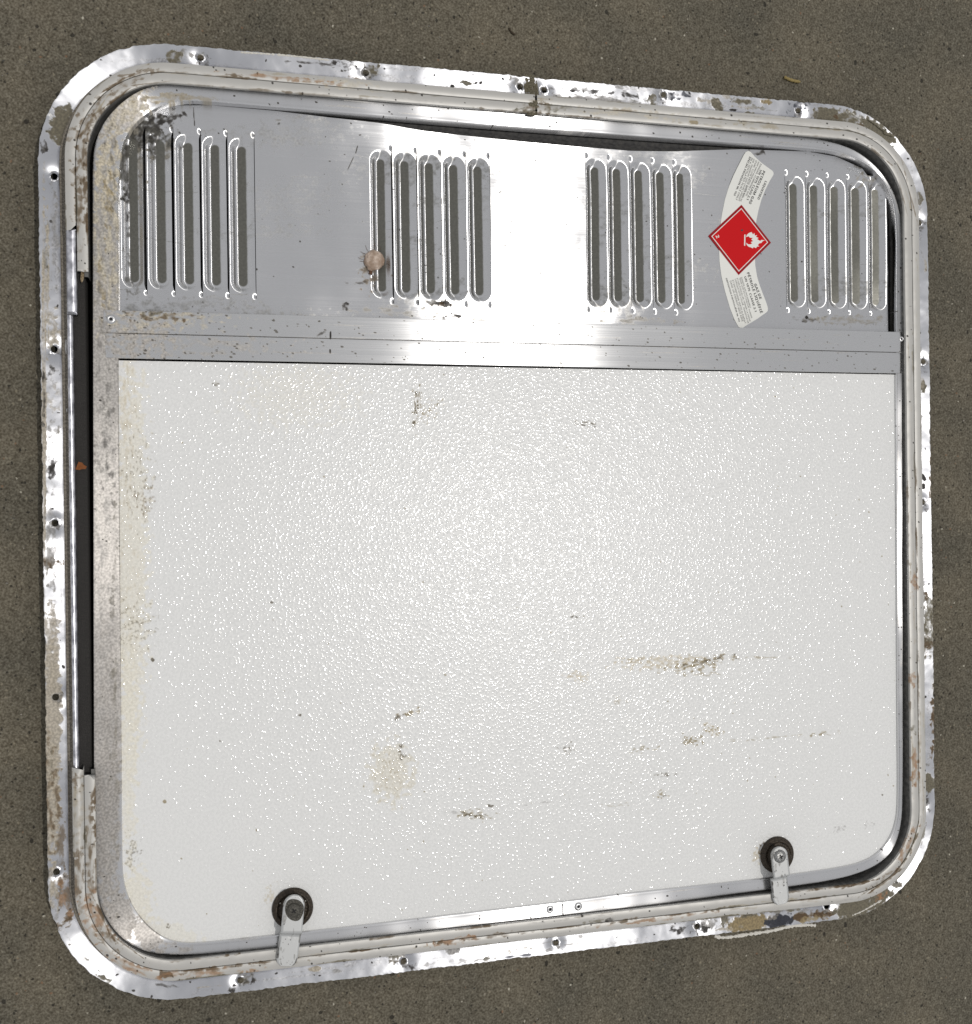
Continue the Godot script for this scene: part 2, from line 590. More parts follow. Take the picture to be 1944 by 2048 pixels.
func make_frame() -> void:
	var root := thing("hatch_frame", "rounded aluminium hatch frame with screw holes and old sealant around the louvred door", "frame")
	# ---- flange
	var cv := Canvas.new()
	cv.strip = frame_path
	cv.rows = 4
	cv.t0 = 0.0
	cv.t1 = 15.0 / 40.0
	cv.setup(2048, 256, Color8(218, 219, 223), 0.40, 1.0)
	var hf := H_FLANGE
	# faint scuffed film in flecks all round, then what the photograph shows patch by patch
	var HAZE := [Color8(206, 206, 208), 0.5, 0.85, 4.0]
	for k in 60:
		var s := rng.randf() * frame_path.length
		var dir := (frame_path.pos(s + 3, 0.2) - frame_path.pos(s - 3, 0.2)).normalized()
		cv.patch(frame_path.pos(s, rng.randf() * 0.34), dir * rng.randf_range(8, 45), dir.orthogonal() * rng.randf_range(0.6, 2.5), HAZE, 0.8, 0.6, 0.6)
	for k in 70:
		var p := frame_path.pos(rng.randf() * frame_path.length, rng.randf() * 0.36)
		cv.patch(p, Vector2(rng.randf_range(0.4, 1.3), 0), Vector2(rng.randf_range(-0.4, 0.4), rng.randf_range(0.4, 1.2)), BLACK, 0.8, 0.8)
	for d in [
		[351, 112, 20, 12, OLIVE, 1.0, 0.35, 0.8, 0], [372, 108, 12, 11, GREYISH, 0.9, 0.5, 0.7, 0], [122, 246, 22, 40, OLIVE, 1.0, 0.4, 1.0, 15], [104, 232, 9, 7, WHITE, 1.0, 0.8, 0.7, 0], [89, 290, 6, 16, BLACK, 0.9, 0.9, 0.6, 10],
		[690, 132, 26, 9, BLACK, 0.9, 0.8, 0.42, 5], [745, 140, 16, 12, OLIVE, 1.0, 0.7, 0.8, 0], [712, 158, 14, 8, BROWN, 0.9, 0.8, 0.6, 0], [650, 128, 60, 5, BLACK, 0.8, 0.8, 0.35, 5], [935, 167, 13, 4, OLIVE, 0.9, 0.6, 1.0, 6], [905, 172, 3, 3, BLACK, 0.9, 0.5, 1, 0],
		[1030, 160, 14, 12, GREYISH, 0.9, 0.7, 0.6, 0], [1195, 199, 105, 9, GREYISH, 0.9, 0.5, 0.75, 4.5], [1200, 206, 95, 6, BEIGE, 0.9, 0.5, 0.8, 4.5], [1175, 182, 50, 4, BLACK, 0.85, 0.8, 0.45, 4], [1260, 190, 26, 6, BLACK, 0.85, 0.8, 0.45, 20], [1305, 204, 11, 14, OLIVE, 0.9, 0.5, 0.9, 0],
		[1350, 190, 22, 9, NAVY, 0.85, 0.8, 0.6, 0], [1434, 209, 9, 15, OLIVE, 1.0, 0.4, 1.0, -25], [1483, 203, 24, 6, OLIVE, 1.0, 0.4, 0.9, 4], [1534, 203, 11, 7, TAN, 1.0, 0.5, 0.9, 0], [1499, 228, 12, 5, OLIVE, 0.9, 0.5, 1.0, 5], [1467, 220, 9, 3, BLACK, 1.0, 0.4, 1.0, 0], [1600, 212, 18, 16, NAVY, 0.8, 0.9, 0.5, 0],
		[1655, 230, 30, 15, OLIVE, 1.0, 0.35, 1.0, 8], [1700, 238, 34, 16, OLIVE, 1.0, 0.35, 0.95, 20], [1748, 258, 34, 16, OLIVE, 1.0, 0.35, 1.0, 35], [1780, 276, 14, 12, OLIVE, 1.0, 0.4, 1.0, 45], [1672, 232, 5, 6, BROWN, 0.9, 0.5, 1, 0], [1720, 247, 12, 5, BROWN, 0.8, 0.8, 0.6, 30],
		[1838, 400, 8, 14, OLIVE, 0.9, 0.5, 0.9, 0], [1847, 774, 7, 11, OLIVE, 0.95, 0.5, 1, 0], [1862, 800, 3, 30, BLACK, 0.95, 0.7, 0.6, 0], [1862, 880, 3, 60, BLACK, 0.95, 0.8, 0.5, 0], [1862, 960, 3, 40, BROWN, 0.9, 0.8, 0.5, 0], [1848, 956, 4, 9, BLACK, 0.9, 0.4, 1, -35], [1847, 974, 5, 7, BLACK, 0.9, 0.5, 1, 0],
		[1856, 1250, 16, 62, OLIVE, 1.0, 0.25, 0.9, 0], [1853, 1225, 9, 24, WHITE, 1.0, 0.9, 0.5, 10], [1856, 1262, 9, 12, WHITE, 1.0, 0.9, 0.55, 0], [1850, 1190, 8, 8, BROWN, 0.9, 0.8, 0.7, 0], [1854, 1290, 10, 14, BROWN, 0.9, 0.9, 0.6, 0], [1866, 1440, 5, 46, BROWN, 1.0, 0.8, 0.75, 0], [1866, 1505, 4, 20, BROWN, 0.9, 0.9, 0.6, 0],
		[1856, 1567, 15, 20, OLIVE, 1.0, 0.3, 1.0, 0], [1848, 1606, 6, 15, BLACK, 1.0, 0.6, 1.0, 10], [1855, 1530, 6, 3, GREYISH, 0.8, 0.8, 0.6, 0],
		[1497, 1847, 44, 18, TAN, 1.0, 0.3, 1.0, -7], [1450, 1838, 10, 16, OLIVE, 0.9, 0.4, 0.9, 0], [1558, 1842, 30, 13, NAVY, 1.0, 0.35, 1.0, -12], [1601, 1834, 15, 10, BROWN, 1.0, 0.2, 1.0, -5], [1648, 1828, 28, 9, BROWN, 1.0, 0.5, 0.9, -8], [1625, 1838, 30, 6, TAN, 0.9, 0.6, 0.8, -8], [1560, 1822, 60, 4, OLIVE, 0.9, 0.9, 0.6, -8],
		[1710, 1816, 42, 19, OLIVE, 1.0, 0.3, 1.0, -14], [1757, 1796, 28, 16, OLIVE, 1.0, 0.35, 1.0, -35], [1760, 1792, 14, 8, RUST, 0.95, 0.7, 0.7, -45], [1790, 1768, 14, 12, OLIVE, 0.8, 0.6, 0.7, -50],
		[1360, 1858, 18, 9, BLACK, 0.85, 0.8, 0.45, -8], [1415, 1848, 18, 14, GREYISH, 0.9, 0.6, 0.8, 0], [1410, 1862, 8, 8, BLACK, 0.9, 0.8, 0.7, 0], [906, 1900, 16, 8, GREYISH, 0.95, 0.35, 1, -20], [630, 1938, 15, 5, BEIGE, 0.95, 0.3, 1, -5], [880, 1927, 60, 5, GREYISH, 0.6, 0.8, 0.5, -6], [1035, 1912, 30, 3, NAVY, 0.7, 0.7, 0.5, -7],
		[497, 1957, 12, 14, GREYISH, 0.9, 0.6, 0.7, 0], [466, 1978, 9, 6, BLACK, 0.9, 0.7, 0.8, -30], [505, 1962, 5, 10, BLACK, 0.85, 0.7, 0.7, 10], [790, 1915, 14, 14, OLIVE, 0.8, 0.6, 0.6, 0], [830, 1938, 12, 6, BLACK, 0.8, 0.8, 0.5, 40],
		[340, 1972, 26, 4, BLACK, 0.6, 0.8, 0.4, 10], [205, 1958, 18, 7, OLIVE, 0.9, 0.6, 0.8, 38], [180, 1925, 40, 3, OLIVE, 0.7, 0.8, 0.5, 40],
		[88, 800, 5, 420, BEIGE, 0.95, 0.3, 0.92, 0], [106, 940, 7, 28, BLACK, 0.95, 0.9, 0.62, 5], [104, 745, 12, 12, BLACK, 0.8, 0.9, 0.45, 0], [104, 1124, 18, 13, BROWN, 1.0, 0.5, 0.9, 0], [100, 1090, 16, 90, GREYISH, 0.8, 0.5, 0.6, 0], [105, 660, 16, 36, BEIGE, 0.85, 0.6, 0.7, 0], [104, 800, 14, 30, BEIGE, 0.5, 0.7, 0.4, 0],
		[104, 480, 16, 90, GREYISH, 0.7, 0.6, 0.5, 0], [95, 560, 4, 140, BEIGE, 0.9, 0.4, 0.7, 0], [87, 760, 3, 90, BLACK, 0.8, 0.9, 0.4, 0], [104, 860, 14, 24, GREYISH, 0.7, 0.7, 0.5, 0],
		[104, 1440, 19, 170, BEIGE, 0.9, 0.3, 1.0, 0], [103, 1300, 18, 90, BEIGE, 0.7, 0.4, 0.9, 0], [101, 1600, 20, 120, BEIGE, 0.9, 0.3, 1.0, 0], [97, 1600, 10, 110, BROWN, 0.6, 0.9, 0.42, 0], [113, 1590, 8, 60, BROWN, 0.6, 0.8, 0.6, 0], [120, 1690, 10, 60, BROWN, 0.6, 0.6, 0.8, 0], [108, 1770, 16, 50, BEIGE, 0.9, 0.5, 0.7, 0], [128, 1790, 16, 44, BROWN, 0.6, 0.6, 0.75, -10], [131, 1800, 12, 34, RUST, 0.6, 0.8, 0.6, -15], [127, 1848, 24, 8, BROWN, 0.95, 0.8, 0.7, -20], [110, 1830, 9, 20, GREYISH, 0.6, 0.6, 0.5, 0],
	]:
		stain(cv, hf, d[0], d[1], d[2], d[3], d[4], d[5], d[6], d[7], d[8])
	for k in 46:
		# scraps of torn sealant and foil, most of them along the top, right and lower right
		var s := frame_path.length * (rng.randf() * 0.62 if k % 4 else rng.randf())
		var dir := (frame_path.pos(s + 3, 0.2) - frame_path.pos(s - 3, 0.2)).normalized()
		cv.patch(frame_path.pos(s, rng.randf_range(0.0, 0.3)), dir * rng.randf_range(2, 11), dir.orthogonal() * rng.randf_range(0.5, 2.2) + dir * rng.randf_range(-1, 1), [OLIVE, GREYISH, BEIGE, GREYISH][k % 4], 0.6, 0.8, 0.7)
	for q in HOLES:
		stain(cv, hf, q[0] + 4, q[1] + 5, 13, 11, BLACK, 0.6, 1.0, 0.2)
		stain(cv, hf, q[0], q[1], 10, 10, GREYISH, 0.7, 0.7, 0.6)
	var fm := cv.material(0.02)
	fm.anisotropy_enabled = true
	fm.anisotropy = -1.0
	M.flange = fm
	var spots := []
	for q in HOLES:
		spots.append(flat(q[0], q[1], hf))
	var wave := noise(0.012, 41, 2)
	var rip := noise(0.16, 42, 3)
	var crumple := noise(0.045, 43, 2)
	var L := frame_path.length
	# outer lip, flange, step down and groove floor; the holes are open
	var ts := [-0.2, 0.0, 0.35, 1.1, 2.0, 3.0, 4.0, 5.0, 6.0, 7.0, 8.0, 9.0, 10.0, 11.0, 12.0, 12.9, 13.6, 14.0]
	var hs := [-5.0, -0.9, -0.2, 0.0]
	for part in 4:
		var s0 := L * part / 4.0 + (0.9 if part == 0 else 0.0)
		var s1 := L * (part + 1) / 4.0 - (0.9 if part == 3 else 0.0)
		var ni := 700
		var at := func(i: int, j: int) -> Vector2:
			var s := lerpf(s0, s1, float(i) / ni)
			var t: float = ts[j]
			var p := frame_path.pos(s, t / 40.0)
			if j <= 3 and j > 0:
				# torn and nicked edge
				var nick := rip.get_noise_1d(s) * 0.9 - maxf(0.0, rip.get_noise_1d(s * 0.35 + 700.0) - 0.2) * 3.6
				p += (frame_path.pos(s, 0.0) - frame_path.pos(s, 0.2)).normalized() * nick * (1.0 - j * 0.25)
			for c in spots:
				var d: float = p.distance_to(c)
				if d < 3.3:
					# grid lines near a hole run along its rim
					p = c + (p - c).normalized() * (2.35 if d < 2.6 else lerpf(2.35, 3.3, (d - 2.6) / 0.7)) if d > 0.01 else p
			return p
		var inside := func(i: int, j: int) -> bool:
			var s := lerpf(s0, s1, (i + 0.5) / ni)
			var p := frame_path.pos(s, (float(ts[j]) + float(ts[j + 1])) / 80.0)
			for c in spots:
				if p.distance_to(c) < 2.3:
					return true
			return false
		var mesh := grid(ni, ts.size() - 1, func(i: int, j: int) -> Array:
			var p: Vector2 = at.call(i, j)
			var s := lerpf(s0, s1, float(i) / ni)
			var t: float = ts[j]
			var y: float = hf + (hs[j] if j < 4 else 0.0)
			y += wave.get_noise_2d(p.x, p.y) * 0.6 + crumple.get_noise_2d(p.x, p.y) * 0.10 + rip.get_noise_2d(p.x, p.y) * 0.015
			for c in spots:
				var d: float = p.distance_to(c)
				if d < 16.0:
					# dished round the screw, with a burr at the rim
					y += -1.1 * exp(-d * d / 40.0) + (0.5 if d < 2.5 else 0.0)
			if t > 13.0:
				y -= (t - 13.0) * 1.2
			var u := clampf((s - L * part / 4.0) / (L / 4.0), 0.001, 0.999)
			return [Vector3(p.x, y, p.y), Vector2(u, (part + clampf(t / 15.0, 0.02, 0.98)) / 4.0)], inside)
		var o := put("flange", mesh, fm, root)
		if part == 3:
			o.set_meta("label", "flange quarter with torn sealant and dirt on the left and top sides")
	# ---- channel groove behind the flange, with the upright rib
	M.groove = mottled(Color8(104, 98, 88), Color8(150, 143, 130), 0.75, 0.0, 0.06, 51, 0.05, 0.03)
	put("groove", sweep(0.8, L - 0.8, [[13.9, 22.9], [14.1, 22.0], [18.8, 21.6], [19.2, 22.6]], 900, 0.25, 61), M.groove, root)
	var rib := mottled(Color8(150, 150, 156), Color8(238, 238, 244), 0.3, 0.85, 0.03, 52, 0.0, 0.08)
	put("rib", sweep(0.8, L - 0.8, [[19.0, 18.0], [19.2, 34.6], [19.6, 35.6], [21.2, 35.8], [22.6, 35.3], [23.0, 33.0], [23.1, 26.0]], 900, 0.35, 62), rib, root)
	M.foam = mottled(Color8(34, 33, 32), Color8(66, 63, 60), 0.9, 0.0, 0.12, 53, 0.06, 0.02)
	put("foam_tape", sweep(0.8, L - 0.8, [[23.2, 30.0], [30.2, 29.4], [30.9, 28.6], [31.0, 14.0]], 700, 0.2, 63), M.foam, root)
	var low := paint(Color8(40, 39, 38), 0.8, 0.3)
	put("outer_trim", sweep(0.0, L, [[9.0, 20.0], [9.0, 1.0], [10.0, 0.0], [33.6, 0.0], [34.0, 1.0], [34.0, 4.0], [31.2, 6.0], [31.0, 14.0]], 500, 0.0, 64), low, root)
	# ---- painted cover bands over the rib; broken away along one side
	var cc := Canvas.new()
	cc.strip = frame_path
	cc.rows = 4
	cc.t0 = 18.0 / 40.0
	cc.t1 = 35.0 / 40.0
	cc.setup(2048, 256, Color8(180, 178, 173), 0.40, 0.15)
	cc.vary = 0.15
	var hc := H_COVER
	for k in 110:
		var s := rng.randf() * L
		var p := frame_path.pos(s, rng.randf_range(0.5, 0.82))
		var ln := rng.randf_range(5, 26)
		var dir := (frame_path.pos(s + 2, 0.6) - frame_path.pos(s - 2, 0.6)).normalized()
		var kind: Array = [TAN, GREYISH, GREYISH, BEIGE, BEIGE][k % 5]
		cc.patch(p, dir * ln * 1.6, dir.orthogonal() * rng.randf_range(0.5, 1.3), kind, 0.45, 0.6, 0.4)
	for k in 240:
		var p := frame_path.pos(rng.randf() * L, rng.randf_range(0.47, 0.84))
		cc.patch(p, Vector2(rng.randf_range(0.3, 0.8), 0), Vector2(0.1, rng.randf_range(0.3, 0.8)), BLACK, 0.8, 0.8)
	for d in [
		[180, 240, 18, 60, BROWN, 0.8, 0.8, 0.5, 40], [165, 320, 16, 70, BROWN, 0.9, 0.8, 0.55, 10], [160, 430, 14, 80, BROWN, 0.9, 0.8, 0.5, 0], [260, 160, 50, 12, BROWN, 0.7, 0.8, 0.4, -25], [172, 400, 6, 60, BROWN, 1.0, 0.7, 0.8, 0],
		[560, 155, 120, 4, RUST, 0.9, 0.6, 0.55, 5], [470, 150, 22, 3, BROWN, 0.9, 0.6, 0.6, 5], [640, 165, 60, 4, RUST, 0.9, 0.7, 0.55, 5], [700, 170, 60, 10, CREAM, 0.6, 0.6, 0.6, 5],
		[1070, 215, 26, 12, BROWN, 0.9, 0.8, 0.55, 0], [1050, 222, 20, 5, OLIVE, 0.9, 0.7, 0.8, 0], [1110, 218, 20, 8, OLIVE, 0.7, 0.8, 0.45, 0], [1250, 225, 120, 8, CREAM, 0.7, 0.6, 0.6, 5], [1388, 245, 9, 4, TAN, 0.9, 0.3, 1, 5], [1520, 250, 60, 6, TAN, 0.5, 0.7, 0.5, 5],
		[1830, 1165, 7, 20, RUST, 0.8, 0.6, 0.6, 0], [1826, 1360, 7, 14, RUST, 0.8, 0.6, 0.6, 0], [1830, 1540, 8, 40, RUST, 0.9, 0.6, 0.7, 0], [1828, 1460, 6, 10, OLIVE, 0.8, 0.7, 0.6, 0], [1815, 1690, 10, 40, RUST, 0.8, 0.7, 0.6, 25], [1760, 1765, 50, 8, BROWN, 0.7, 0.8, 0.45, -35],
		[1300, 1840, 120, 4, RUST, 0.9, 0.8, 0.5, -7], [1240, 1842, 40, 4, BROWN, 0.9, 0.7, 0.6, -8], [1420, 1820, 60, 3, BROWN, 0.8, 0.8, 0.45, -8], [910, 1882, 45, 7, RUST, 0.95, 0.6, 0.65, -10], [880, 1886, 10, 4, BROWN, 0.9, 0.6, 0.8, 0], [1190, 1842, 20, 4, OLIVE, 0.9, 0.7, 0.6, -8], [1220, 1840, 10, 4, BLACK, 0.9, 0.7, 0.6, -8], [1010, 1868, 80, 4, BROWN, 0.7, 0.8, 0.4, -7],
		[330, 1948, 12, 8, BROWN, 1.0, 0.5, 1, 0], [260, 1930, 70, 10, RUST, 0.8, 0.7, 0.55, 25], [400, 1945, 110, 8, RUST, 0.8, 0.8, 0.5, -3], [430, 1938, 70, 4, BROWN, 0.85, 0.8, 0.5, -8], [550, 1928, 70, 3, BROWN, 0.7, 0.8, 0.4, -6],
		[155, 1760, 14, 90, BROWN, 0.85, 0.8, 0.5, 0], [180, 1700, 10, 90, BROWN, 0.9, 0.7, 0.55, 0], [190, 1830, 26, 50, RUST, 0.8, 0.7, 0.6, -25], [160, 1620, 14, 60, BEIGE, 0.7, 0.6, 0.6, 0], [215, 1880, 40, 14, BROWN, 0.7, 0.8, 0.45, 40], [150, 1560, 14, 18, BROWN, 0.8, 0.8, 0.5, 0],
	]:
		stain(cc, hc, d[0], d[1], d[2], d[3], d[4], d[5] * 0.78, d[6], d[7], d[8])
	# dirt packed along the line between the two bands and along the inner edge
	for k in 120:
		var s := rng.randf() * L
		var dir := (frame_path.pos(s + 2, 0.6) - frame_path.pos(s - 2, 0.6)).normalized()
		var spot := frame_path.pos(s, 0.5)
		var much := 0.85 if spot.y > 240.0 or spot.x < -300.0 else 0.5
		cc.patch(frame_path.pos(s, [26.0, 27.0, 33.6, 19.8][k % 4] / 40.0), dir * rng.randf_range(8, 30), dir.orthogonal() * rng.randf_range(0.35, 1.1), [BROWN, OLIVE][k % 2], much, 0.5, 0.55)
	M.cover = cc.material(0.02)
	var s_up := frame_path.where(flat(150, 545, hc)).x
	var s_dn := frame_path.where(flat(150, 1545, hc)).x
	var s_dn2 := frame_path.where(flat(150, 1700, hc)).x
	var s_up2 := frame_path.where(flat(165, 455, hc)).x
	# dark gasket on the inner wall below the cover
	var gasket := mottled(Color8(84, 84, 82), Color8(116, 114, 110), 0.8, 0.0, 0.03, 67, 0.02, 0.05)
	for q in [[0.9, s_dn + 2.0], [s_up - 2.0, L - 0.9]]:
		put("gasket", sweep(q[0], q[1], [[31.2, 36.4], [33.4, 36.2], [33.7, 35.0], [33.75, 6.0]], 500, 0.2, 66), gasket, root)
	band(root, 0.9, s_dn2, 19.4, 26.3, 3)
	band(root, 0.9, s_dn, 26.7, 34.0, 5)
	band(root, s_up2, L - 0.9, 19.4, 26.3, 7)
	band(root, s_up, L - 0.9, 26.7, 34.0, 9)
	# the loose outer piece left at the lower break, a little wider and lifted
	put("trim_piece", sweep(s_dn2 + 0.6, s_dn, [[18.2, 33.0], [18.6, 37.6], [19.2, 38.3], [26.0, 38.2], [26.4, 37.2], [26.4, 34.0]], 70, 0.25, 71, cc, 3), M.cover, root)
	# bare bright metal lip left at the upper break, with the torn end of the cover
	put("bare_lip", sweep(s_up - 30.0, s_up2, [[19.3, 30.0], [19.6, 36.6], [25.5, 37.0], [26.0, 36.0], [26.0, 31.0]], 60, 0.3, 72, null, 3), rib, root)
	# brown torn flap of the old strip hanging into the gap
	var flap := mottled(Color8(92, 74, 50), Color8(168, 152, 124), 0.85, 0.0, 0.06, 73, 0.06, 0.03)
	var fp := trace([[161, 452], [168, 446], [174, 470], [175, 500], [172, 525], [169, 548], [164, 566], [160, 560], [162, 530], [160, 500]], 37.0)
	put("torn_flap", lump(fp, 35.2, 1.8, 74), flap, root)
	# ---- sealant left on the frame
	var putty := mottled(Color8(82, 77, 62), Color8(128, 121, 100), 0.9, 0.0, 0.08, 81, 0.12, 0.03)
	put("sealant_lump", lump(trace([[1046, 150], [1058, 146], [1072, 148], [1076, 160], [1079, 178], [1082, 190], [1074, 196], [1058, 196], [1048, 190], [1046, 170]], hf), hf - 2.0, 3.2, 5), putty, root, "lump of grey olive sealant over the joint between two screw holes")
	put("sealant_lump", lump(trace([[1062, 222], [1074, 219], [1076, 229], [1066, 231], [1052, 228]], hc), hc - 1.4, 1.9, 8), putty, root)
	put("sealant_lump", lump(trace([[1056, 202], [1066, 196], [1079, 201], [1078, 211], [1086, 216], [1072, 219], [1062, 214], [1050, 213]], hc), hc - 1.2, 1.9, 9), putty, root)
	var chalk := mottled(Color8(190, 188, 184), Color8(224, 222, 218), 0.7, 0.0, 0.1, 83, 0.05, 0.02)
	for q in [[131, 692, 3, 18], [136, 606, 3, 9], [136, 774, 3, 8], [133, 820, 2, 5]]:
		put("sealant_flake", lump(trace([[q[0] - q[2], q[1]], [q[0], q[1] - q[3]], [q[0] + q[2], q[1] - q[3] * 0.6], [q[0] + q[2], q[1] + q[3] * 0.7], [q[0], q[1] + q[3]]], 24.0), 21.5, 2.2, int(q[1])), chalk, root)
	var bead := mottled(Color8(205, 200, 188), Color8(236, 233, 224), 0.7, 0.0, 0.1, 82, 0.05, 0.02)
	for b in [[[1429, 1872], [1450, 1875], [1500, 1868], [1540, 1862], [1580, 1853], [1612, 1850], [1632, 1851]], [[1702, 1831], [1722, 1823], [1742, 1812], [1763, 1800]], [[1690, 222], [1702, 226], [1712, 232], [1722, 237]], [[480, 105], [540, 109], [600, 114], [660, 121]]]:
		var way := PackedVector3Array()
		for q in b:
			way.append(px(q[0], q[1], hf - 0.6))
		put("sealant_bead", ribbon(way, 2.6 if b.size() > 5 else 1.7, 1.6, 12 + b.size()), bead, root)
	for b in [[[1735, 239], [1748, 248], [1758, 256], [1768, 262], [1772, 258], [1768, 267], [1786, 273]], [[1042, 148], [1046, 142], [1048, 137]]]:
		var way := PackedVector3Array()
		for q in b:
			way.append(px(q[0], q[1], hf + 0.6))
		put("sealant_thread", ribbon(way, 0.9, 0.8, 31), putty, root)

# a profile of [t mm, height mm] carried along the frame from s0 to s1
func sweep(s0: float, s1: float, profile: Array, ni: int, wobble: float, sd: int, cv: Canvas = null, torn := 0) -> ArrayMesh:   # torn: 1 the first end, 2 the last end is ragged
	var w := noise(0.02, sd, 3)
	var L := frame_path.length
	return grid(ni, profile.size() - 1, func(i: int, j: int) -> Array:
		var s := lerpf(s0, s1, float(i) / ni)
		var t: float = profile[j][0]
		if (i == 0 and torn & 1) or (i == ni and torn & 2):
			s += w.get_noise_2d(t * 9.0, s0) * 11.0 * (1.0 if i == 0 else -1.0)
		var p := frame_path.pos(s, t / 40.0)
		var y: float = profile[j][1] + w.get_noise_1d(s * 1.7) * wobble
		var uv := Vector2(s / 60.0, t / 60.0)
		if cv != null:
			uv = strip_uv(cv, s, t / 40.0, s0, s1)
		return [Vector3(p.x, y, p.y), uv])

func strip_uv(cv: Canvas, s: float, t: float, s0: float, s1: float) -> Vector2:
	var q := cv.strip.length / cv.rows
	var row := clampi(int(((s0 + s1) * 0.5) / q), 0, cv.rows - 1)
	return Vector2(clampf(s / q - row, 0.001, 0.999), (row + clampf((t - cv.t0) / (cv.t1 - cv.t0), 0.02, 0.98)) / cv.rows)

# one painted band of the cover from s0 to s1, cut where the four rows of its picture meet
func band(root: Node3D, s0: float, s1: float, ta: float, tb: float, sd: int) -> void:
	var L := frame_path.length
	for row in 4:
		var a := maxf(s0, L * row / 4.0)
		var b := minf(s1, L * (row + 1) / 4.0)
		if b - a < 1.0:
			continue
		var h := H_COVER
		var prof := [[ta, h - 5.0], [ta + 0.02, h - 0.35], [ta + 0.12, h - 0.1], [ta + 0.35, h], [(ta + tb) * 0.5, h + 0.02], [tb - 0.35, h], [tb - 0.12, h - 0.1], [tb - 0.02, h - 0.35], [tb, h - (5.0 if tb < 30.0 else 2.2)]]
		put("trim_band", sweep(a, b, prof, int((b - a) / 1.4), 0.25, sd, cover_canvas(), (1 if a == s0 and s0 > 10.0 else 0) + (2 if b == s1 and s1 < L - 10.0 else 0)), M.cover, root)

var _cover_cv: Canvas
func cover_canvas() -> Canvas:
	if _cover_cv == null:
		_cover_cv = Canvas.new()
		_cover_cv.strip = frame_path
		_cover_cv.rows = 4
		_cover_cv.t0 = 18.0 / 40.0
		_cover_cv.t1 = 35.0 / 40.0
	return _cover_cv

# a lumpy mound over an outline
func lump(poly: PackedVector2Array, base: float, high: float, sd: int) -> ArrayMesh:
	var c := Vector2.ZERO
	for p in poly:
		c += p / poly.size()
	var n := noise(0.25, sd, 3)
	var rings := 7
	var round := smooth_line(poly, 4.0)
	return grid(round.size(), rings, func(i: int, j: int) -> Array:
		var f := float(j) / rings
		var p := round[i % round.size()].lerp(c, f)
		var y := base + high * sqrt(clampf(1.0 - (1.0 - f) * (1.0 - f), 0.0, 1.0)) * (0.8 + 0.5 * n.get_noise_2d(p.x, p.y)) if j > 0 else base
		return [Vector3(p.x, y, p.y), p / 30.0])

# a thin rounded cord along a line
func ribbon(way: PackedVector3Array, wide: float, high: float, sd: int) -> ArrayMesh:
	var n := noise(0.2, sd, 2)
	var c := Curve3D.new()
	for i in way.size():
		var tan := (way[mini(i + 1, way.size() - 1)] - way[maxi(i - 1, 0)]) * 0.17
		c.add_point(way[i], -tan, tan)
	var L := c.get_baked_length()
	var ni := maxi(6, int(L / 0.8))
	return grid(ni, 10, func(i: int, j: int) -> Array:
		var s := L * i / ni
		var p := c.sample_baked(s)
		var d := (c.sample_baked(minf(s + 0.4, L)) - c.sample_baked(maxf(s - 0.4, 0.0))).normalized()
		var side := d.cross(Vector3.UP).normalized()
		var a := TAU * j / 10.0
		var k := (1.0 + n.get_noise_1d(s * 2.0) * 0.7) * (0.25 if i == 0 or i == ni else 1.0)
		p += side * (sin(a) * wide * 0.5 * k) + Vector3.UP * (cos(a) * high * 0.5 * k)
		return [p, Vector2(s / 20.0, j / 10.0)])

# ------------------------------------------------------------------ door
func make_door() -> void:
	var root := thing("vented_hatch", "louvred hatch door with pebbled white panel, metal cross rail and two cam latches", "hatch door")
	root.set_meta("kind", "thing")
	make_rim(root)
	make_sheet(root)
	make_panel(root)
	make_rail(root)
	make_label(root)
	make_latch(root, 585.4, 1817.0, 41.0, [588, 1812], [572, 1933], [582, 1868], "left")
	make_latch(root, 1555.0, 1710.0, 33.0, [1560, 1712], [1564, 1809], [1562, 1755], "right")

